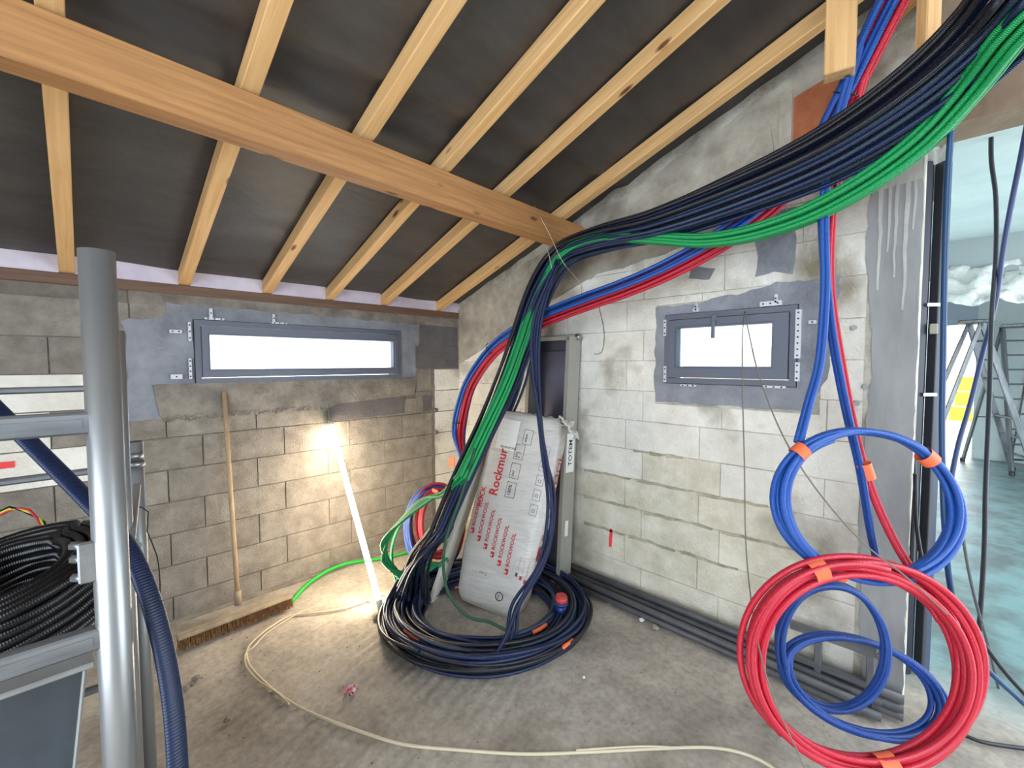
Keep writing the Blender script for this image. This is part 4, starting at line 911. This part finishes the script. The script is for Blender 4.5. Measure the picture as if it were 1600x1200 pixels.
# ================================================================== SCAFFOLD
def vert_at(px, py, d): return P(px, py, d)
e = empty('scaffold_frame', (P(152, 600, .8).x, P(152, 600, .8).y, 0), 'aluminium scaffold frame standing in the left foreground', 'scaffold')
def post(px, pyt, d, r, m=alu, hollow=True):
    t = P(px, pyt, d); o = cyl('post', (t.x, t.y, 0), t, r, m, e, 32)
    if hollow: cyl('post_bore_shade', (t.x, t.y, t.z-.02), (t.x, t.y, t.z+.0008), r*.86, black_pl, o, 24)  # black plug painting the shade of the open tube end
    cyl('foot', (t.x, t.y, 0), (t.x, t.y, .05), r*1.2, black_pl, o, 20); return t
p1 = post(151, 392, .80, .0262); p2 = post(176, 517, 1.16, .0245); p3 = post(209, 690, 1.45, .0245)
def rung(base, z, dep, ht, m=alu_dull, length=1.3):
    a = Vector((base.x-.01, base.y, z)); b = a-Vector((length, 0, 0)); o = beam('rung', b, a, dep, ht, m, e, bev=.004)
    g = beam('rung_groove', b+Vector((0, -dep/2-.0006, 0)), a+Vector((-.02, -dep/2-.0006, 0)), .0012, ht*.42, m, o, bev=0); return o
z1 = P(148, 660, .80).z; z2 = P(148, 1004, .80).z
rung(p1, z1, .03, .040); rung(p1, z2, .03, .040); rung(p1, z2-.39, .03, .04); rung(p1, z2-.78, .03, .04)
rung(p2, P(180, 606, 1.16).z, .022, .016); rung(p2, P(180, 733, 1.16).z, .022, .016); rung(p2, .75, .022, .016); rung(p2, .3, .022, .016)
for (px, py, d) in ((206, 712, 1.43), (209, 725, 1.43)):
    q = P(px, py, d); cyl('clamp_ring', q-Vector((0, 0, .008)), q+Vector((0, 0, .008)), .030, steel, e, 20)
beam('diagonal_brace', P(203, 860, 1.15), P(214, 757, 1.3), .018, .018, alu, e)
q = P(204, 872, 1.05); beam('clamp_plate', q-Vector((0, 0, .045)), q+Vector((0, 0, .045)), .012, .03, steel, e, up=Vector((1, 0, 0)))
for dz in (-.03, .03): cyl('bolt', q+Vector((0, 0, dz)), q+Vector((0, 0, dz))+RH*.022, .009, steel, e, 6)
q = P(139, 878, .80); beam('clamp_plate', q-Vector((0, 0, .038)), q+Vector((0, 0, .038)), .012, .03, steel, e, up=Vector((1, 0, 0)))
for dz in (-.03, .005, .03): cyl('bolt', q+Vector((0, 0, dz)), q+Vector((0, 0, dz))-RH*.03, .008, steel, e, 6)
for za in (z1-.39*3.2,):
    beam('side_rail', Vector((p1.x, p1.y, za)), Vector((p2.x, p2.y, za)), .025, .025, alu_dull, e, up=Vector((0, 0, 1)))
tube('tie_wire', [P(212, 790, 1.4), P(232, 800, 1.4), P(230, 830, 1.4), P(246, 870, 1.4), P(250, 930, 1.4), P(240, 990, 1.4)], .002, black_pl, e, 6)
# wide blue band crossing behind the post
tag(tube('blue_hose', [P(-90, 560, 1.0), P(-20, 625, .99), P(60, 705, .98), P(130, 775, .97), P(190, 840, .95), P(222, 900, .93), P(248, 980, .91), P(268, 1080, .89), P(277, 1180, .87), P(281, 1290, .85)], .0205, band_blue, None, 14, (.5, 1)), 'wide flat blue hose crossing behind the scaffold post and hanging down', 'hose')
# thin pale rod behind
# black conduit roll on the platform
cc = P(18, 925, 1.02)
def roll():
    pts = []; axis = (Vector((0, 0, 1))*.93-FH*.30-RH*.05).normalized(); u = axis.orthogonal().normalized(); v = axis.cross(u)
    layers = 7; per = 4
    for l in range(layers):
        for k in range(per):
            rr = .115+.022*(k if l % 2 == 0 else per-1-k); h = (l-layers/2)*.020
            for s in range(40):
                a = 2*math.pi*s/40; w_ = 1+.03*noise.noise(Vector((a, l*2.0, k*3.0)))
                rz_ = rr*w_; pts.append(cc+u*(rz_*math.cos(a)*1.0)+v*(rz_*math.sin(a))+axis*(h+.006*noise.noise(Vector((a*1.5, k*1.0, l*3.0)))))
    return pts
tag(ob('conduit_roll', tube_mesh('conduit_roll', roll(), .0118, 8, ribbed('glossy_black_conduit', (12, 12, 15), .32, strength=.2)), None), 'fat roll of black conduit lying on the scaffold at the left edge', 'conduit roll')
for i, (mm, lab) in enumerate([(red_c, 'dark red'), (mat('yellow_green_wire', (190, 200, 60), .5), 'yellow-green'), (black_pl, 'black')]):
    pts = [P(-20+6*i, 815-4*i, 1.3), P(15, 792-3*i+6, 1.3), P(45+6*i, 796+6*i, 1.3), P(66+4*i, 825, 1.28), P(60, 850, 1.25)]
    tag(tube('wire', pts, .0035, mm, None, 6), f'{lab} wire looping above the black conduit roll', 'wire')
# dark grey board leaning under the platform
bx0 = P(136, 1030, .92); bl = P(-120, 1090, .92)
w_v = Vector((1, 0, 0)); 
e2 = empty('storage_box', (bx0.x-.4, bx0.y+.1, 0), 'large dark grey site box standing under the scaffold rung', 'box')
top_z = P(136, 1036, .95).z; xr = bx0.x-.0; yf = bx0.y+.03
mtb = Matrix.Translation((xr, yf, 0))
bm = bmesh.new(); vs = box(bm, (-.75, 0, 0), (0, .45, top_z)); 
for v in bm.verts:
    if v.co.z < .1 and v.co.x > -.1: v.co.x -= .07*1.6
bmesh.ops.transform(bm, matrix=mtb, verts=bm.verts); bmesh.ops.recalc_face_normals(bm, faces=bm.faces); ob('box_body', bm, blue_grey_board, e2)
boxo('box_rim', (-.78, -.02, top_z), (.012, .47, top_z+.012), board_edge, e2, .003, mtb)
beam('corner_strip', Vector((xr-.11, yf-.004, .01)), Vector((xr-.004, yf-.004, top_z)), .006, .03, board_edge, e2, up=Vector((0, 1, 0)))

# ================================================================== RIGHT EDGE: POST, CABLES, STRINGS
e3 = empty('metal_profile', (P(1449, 600, 2.2).x, P(1449, 600, 2.2).y, 0), 'dark metal door track standing at the end of the gable wall', 'metal post')
q = P(1449, 600, 2.2); dk = mat('dark_profile', (70, 72, 78), .5, .3)
ux = RH
def upright(dx, wd, dp, m, z0=0, z1=2.6, dd=0, nm='profile'):
    c = Vector((q.x, q.y, 0))+RH*dx+FH*dd
    return beam(nm, c+Vector((0, 0, z0)), c+Vector((0, 0, z1)), wd, dp, m, e3, up=FH)
upright(-.052, .035, .04, mat('blackish_profile', (30, 34, 48), .5)); upright(-.015, .05, .02, dk, dd=.03); upright(.022, .02, .05, dk); upright(.05, .03, .03, mat('slate_profile', (64, 76, 96), .5))
for py in (478, 616):
    zc = P(1455, py, 2.2).z; c = Vector((q.x, q.y, zc))-RH*.012-FH*.03; beam('slot_plate', c-RH*.035, c+RH*.035, .006, .018, zinc_white, e3)
zc = P(1450, 515, 2.2).z; boxo('junction_box', Vector((q.x, q.y, zc))-Vector((.05, .03, .025)), Vector((q.x, q.y, zc))+Vector((.0, .0, .025)), mat('beige_box', (150, 146, 130), .6), e3, .003)
def cable(pts, r, m, label, cat='cable', group=None): return tag(tube('cable', [P(*p) for p in pts], r, m, None, 8), label, cat, group)
cable([(1505, 20, 1.45), (1492, 120, 1.5), (1486, 200, 1.52), (1480, 300, 1.55), (1476, 420, 1.58), (1474, 540, 1.6), (1472, 680, 1.6), (1476, 820, 1.6), (1490, 940, 1.62), (1530, 1030, 1.66), (1600, 1100, 1.7)], .0095, mat('petrol_conduit', (20, 62, 104), .45), 'petrol blue conduit hanging down the edge of the opening')
cable([(1549, 195, 2.2), (1549, 250, 2.2), (1556, 310, 2.2), (1556, 400, 2.2), (1549, 500, 2.15), (1546, 620, 2.1), (1540, 760, 2.05), (1538, 860, 2.0), (1530, 985, 2.0)], .0095, black_c, 'black cable hanging straight down in the opening, middle one')
cable([(1615, 140, 2.0), (1596, 240, 2.05), (1578, 330, 2.1), (1566, 400, 2.15), (1556, 470, 2.2), (1536, 550, 2.2), (1516, 630, 2.2), (1496, 700, 2.2), (1484, 770, 2.2), (1478, 870, 2.2)], .0105, mat('slate_blue_cable', (40, 52, 96), .45), 'slate blue cable slanting down across the opening')
cable([(1430, 740, 1.9), (1432, 820, 1.9), (1445, 890, 1.85), (1470, 940, 1.8), (1520, 985, 1.75), (1570, 1050, 1.72), (1625, 1110, 1.7)], .008, black_c, 'black cable running from the wall end down to the right edge')
cable([(1495, 780, 1.9), (1508, 860, 1.9), (1522, 930, 1.9), (1545, 1012, 2.1), (1560, 1075, 2.16)], .006, mat('dusty_cable', (88, 92, 96), .6), 'thin dusty grey cable hanging behind the blue coil')
tag(tube('cable', [PZ(1470, 1130, .01), PZ(1530, 1158, .01), PZ(1620, 1172, .01)], .008, black_c, None, 8), 'black cable on the floor at the bottom right corner', 'cable')
cable([(1421, 590, 2.15), (1424, 660, 2.15), (1428, 740, 2.1), (1426, 830, 2.05), (1424, 900, 2.0)], .011, black_c, 'black cable clipped to the end of the column')
def string(pts, r, label): return tag(tube('string', [P(*p) for p in pts], r, string_mat, None, 5), label, 'string')
string([(1163, 487, 2.36), (1160, 530, 2.1), (1160, 600, 1.9), (1163, 720, 1.75), (1166, 860, 1.7), (1180, 980, 1.55), (1205, 1080, 1.42), (1255, 1195, 1.36), (1275, 1260, 1.34)], .0026, 'grey string hanging straight down past the small window')
string([(1164, 487, 2.36), (1170, 520, 2.1), (1190, 600, 1.85), (1240, 712, 1.62), (1330, 830, 1.5), (1420, 905, 1.44), (1480, 960, 1.42)], .0028, 'grey string slanting from the small window across the blue coil')
tag(tube('string', [P(835, 322, 2.8), P(858, 365, 2.76), P(880, 410, 2.72), P(905, 440, 3.0), P(912, 455, 3.05)], .0018, cream_cord, None, 5), 'pale string tying the dark bundle to the end of the purlin', 'string')
tag(tube('string', [P(838, 392, 2.85), P(850, 382, 2.8), P(858, 400, 2.75), P(862, 420, 2.76)], .0018, cream_cord, None, 5), 'loose knotted string end beside the purlin', 'string')
tag(tube('wire', [PX(936, 480, -.03), PX(944, 520, -.02), PX(940, 550, -.03), PX(928, 553, -.02)], .002, black_pl, None, 5), 'bent thin wire sticking out of the gable wall above the cabinet', 'wire')
# cable ties round the bundles
def tie(px, py, d, r, axis_dir, label):
    c = P(px, py, d); a = (axis_dir).normalized(); u = a.orthogonal().normalized(); v = a.cross(u)
    pts = [c+u*(r*math.cos(2*math.pi*k/20))+v*(r*.8*math.sin(2*math.pi*k/20)) for k in range(21)]
    tag(ob('cable_tie', tube_mesh('cable_tie', pts, .0028, 6, black_pl, caps=False), None), label, 'cable tie')
tie(1322, 147, 1.80, .055, P(1300, 190, 1.87)-P(1345, 100, 1.75), 'black cable tie round the red and blue pipes near the roof')
tie(766, 545, 3.27, .052, P(737, 598, 3.38)-P(835, 506, 3.05), 'black cable tie where red and blue pipes bend down by the corner')
tie(714, 660, 3.40, .048, Vector((0, 0, 1)), 'black cable tie on the red and blue pipes left of the pack')

# ================================================================== DEBRIS
def stone(px, py, s, label, m=stone_mat):
    bm = bmesh.new(); bmesh.ops.create_icosphere(bm, subdivisions=2, radius=s)
    q = PZ(px, py, s*.5)
    for v in bm.verts:
        v.co = v.co*(1+.5*noise.noise(v.co*(1.2/s)+Vector((px, py, 0)))); v.co.z *= .6; v.co += q
    tag(ob('rubble_piece', bm, m), label, 'rubble')
stone(1003, 968, .018, 'pale crumb of mortar beside the grey pipes', label_white); stone(1024, 980, .022, 'beige lump of mortar beside the grey pipes')
stone(953, 943, .008, 'tiny white crumb near the metal cabinet', label_white); stone(912, 1058, .008, 'tiny white crumb on the bare floor in front of the coil', label_white)
stone(356, 1124, .016, 'brown stone on the floor near the bottom left'); stone(306, 1060, .02, 'splinter of debris near the broom end'); stone(290, 1075, .014, 'small stone near the blue hose')
stone(590, 962, .028, 'small heap of dust at the foot of the light tube', dust)
random.seed(11); bm = bmesh.new()
for i in range(420):
    x = random.uniform(-2.55, -.3); y = random.uniform(-3.1, -.45); s = random.uniform(.0015, .0055)
    mtx = Matrix.Translation((x, y, floor_h(x, y)+s*.3)) @ Matrix.Diagonal((1, random.uniform(.6, 1.5), .6, 1)); bmesh.ops.create_icosphere(bm, subdivisions=1, radius=s, matrix=mtx)
o = ob('grit', bm, stone_mat); o['kind'] = 'stuff'; o['label'] = 'scattered grit and crumbs of mortar on the concrete floor'; o['category'] = 'grit'
wq = PZ(547, 1078, .012)
wr_ = sheet('wrapper', wq, RH, Vector((0, 0, 1))*.5+FH*.8, .05, .045, .03, mat('red_white_wrapper', (230, 206, 206), .4, col2=(206, 60, 76), scale=60, detail=1), 'crumpled red and white wrapper lying on the floor', 'wrapper', 8, 8, None, 4)
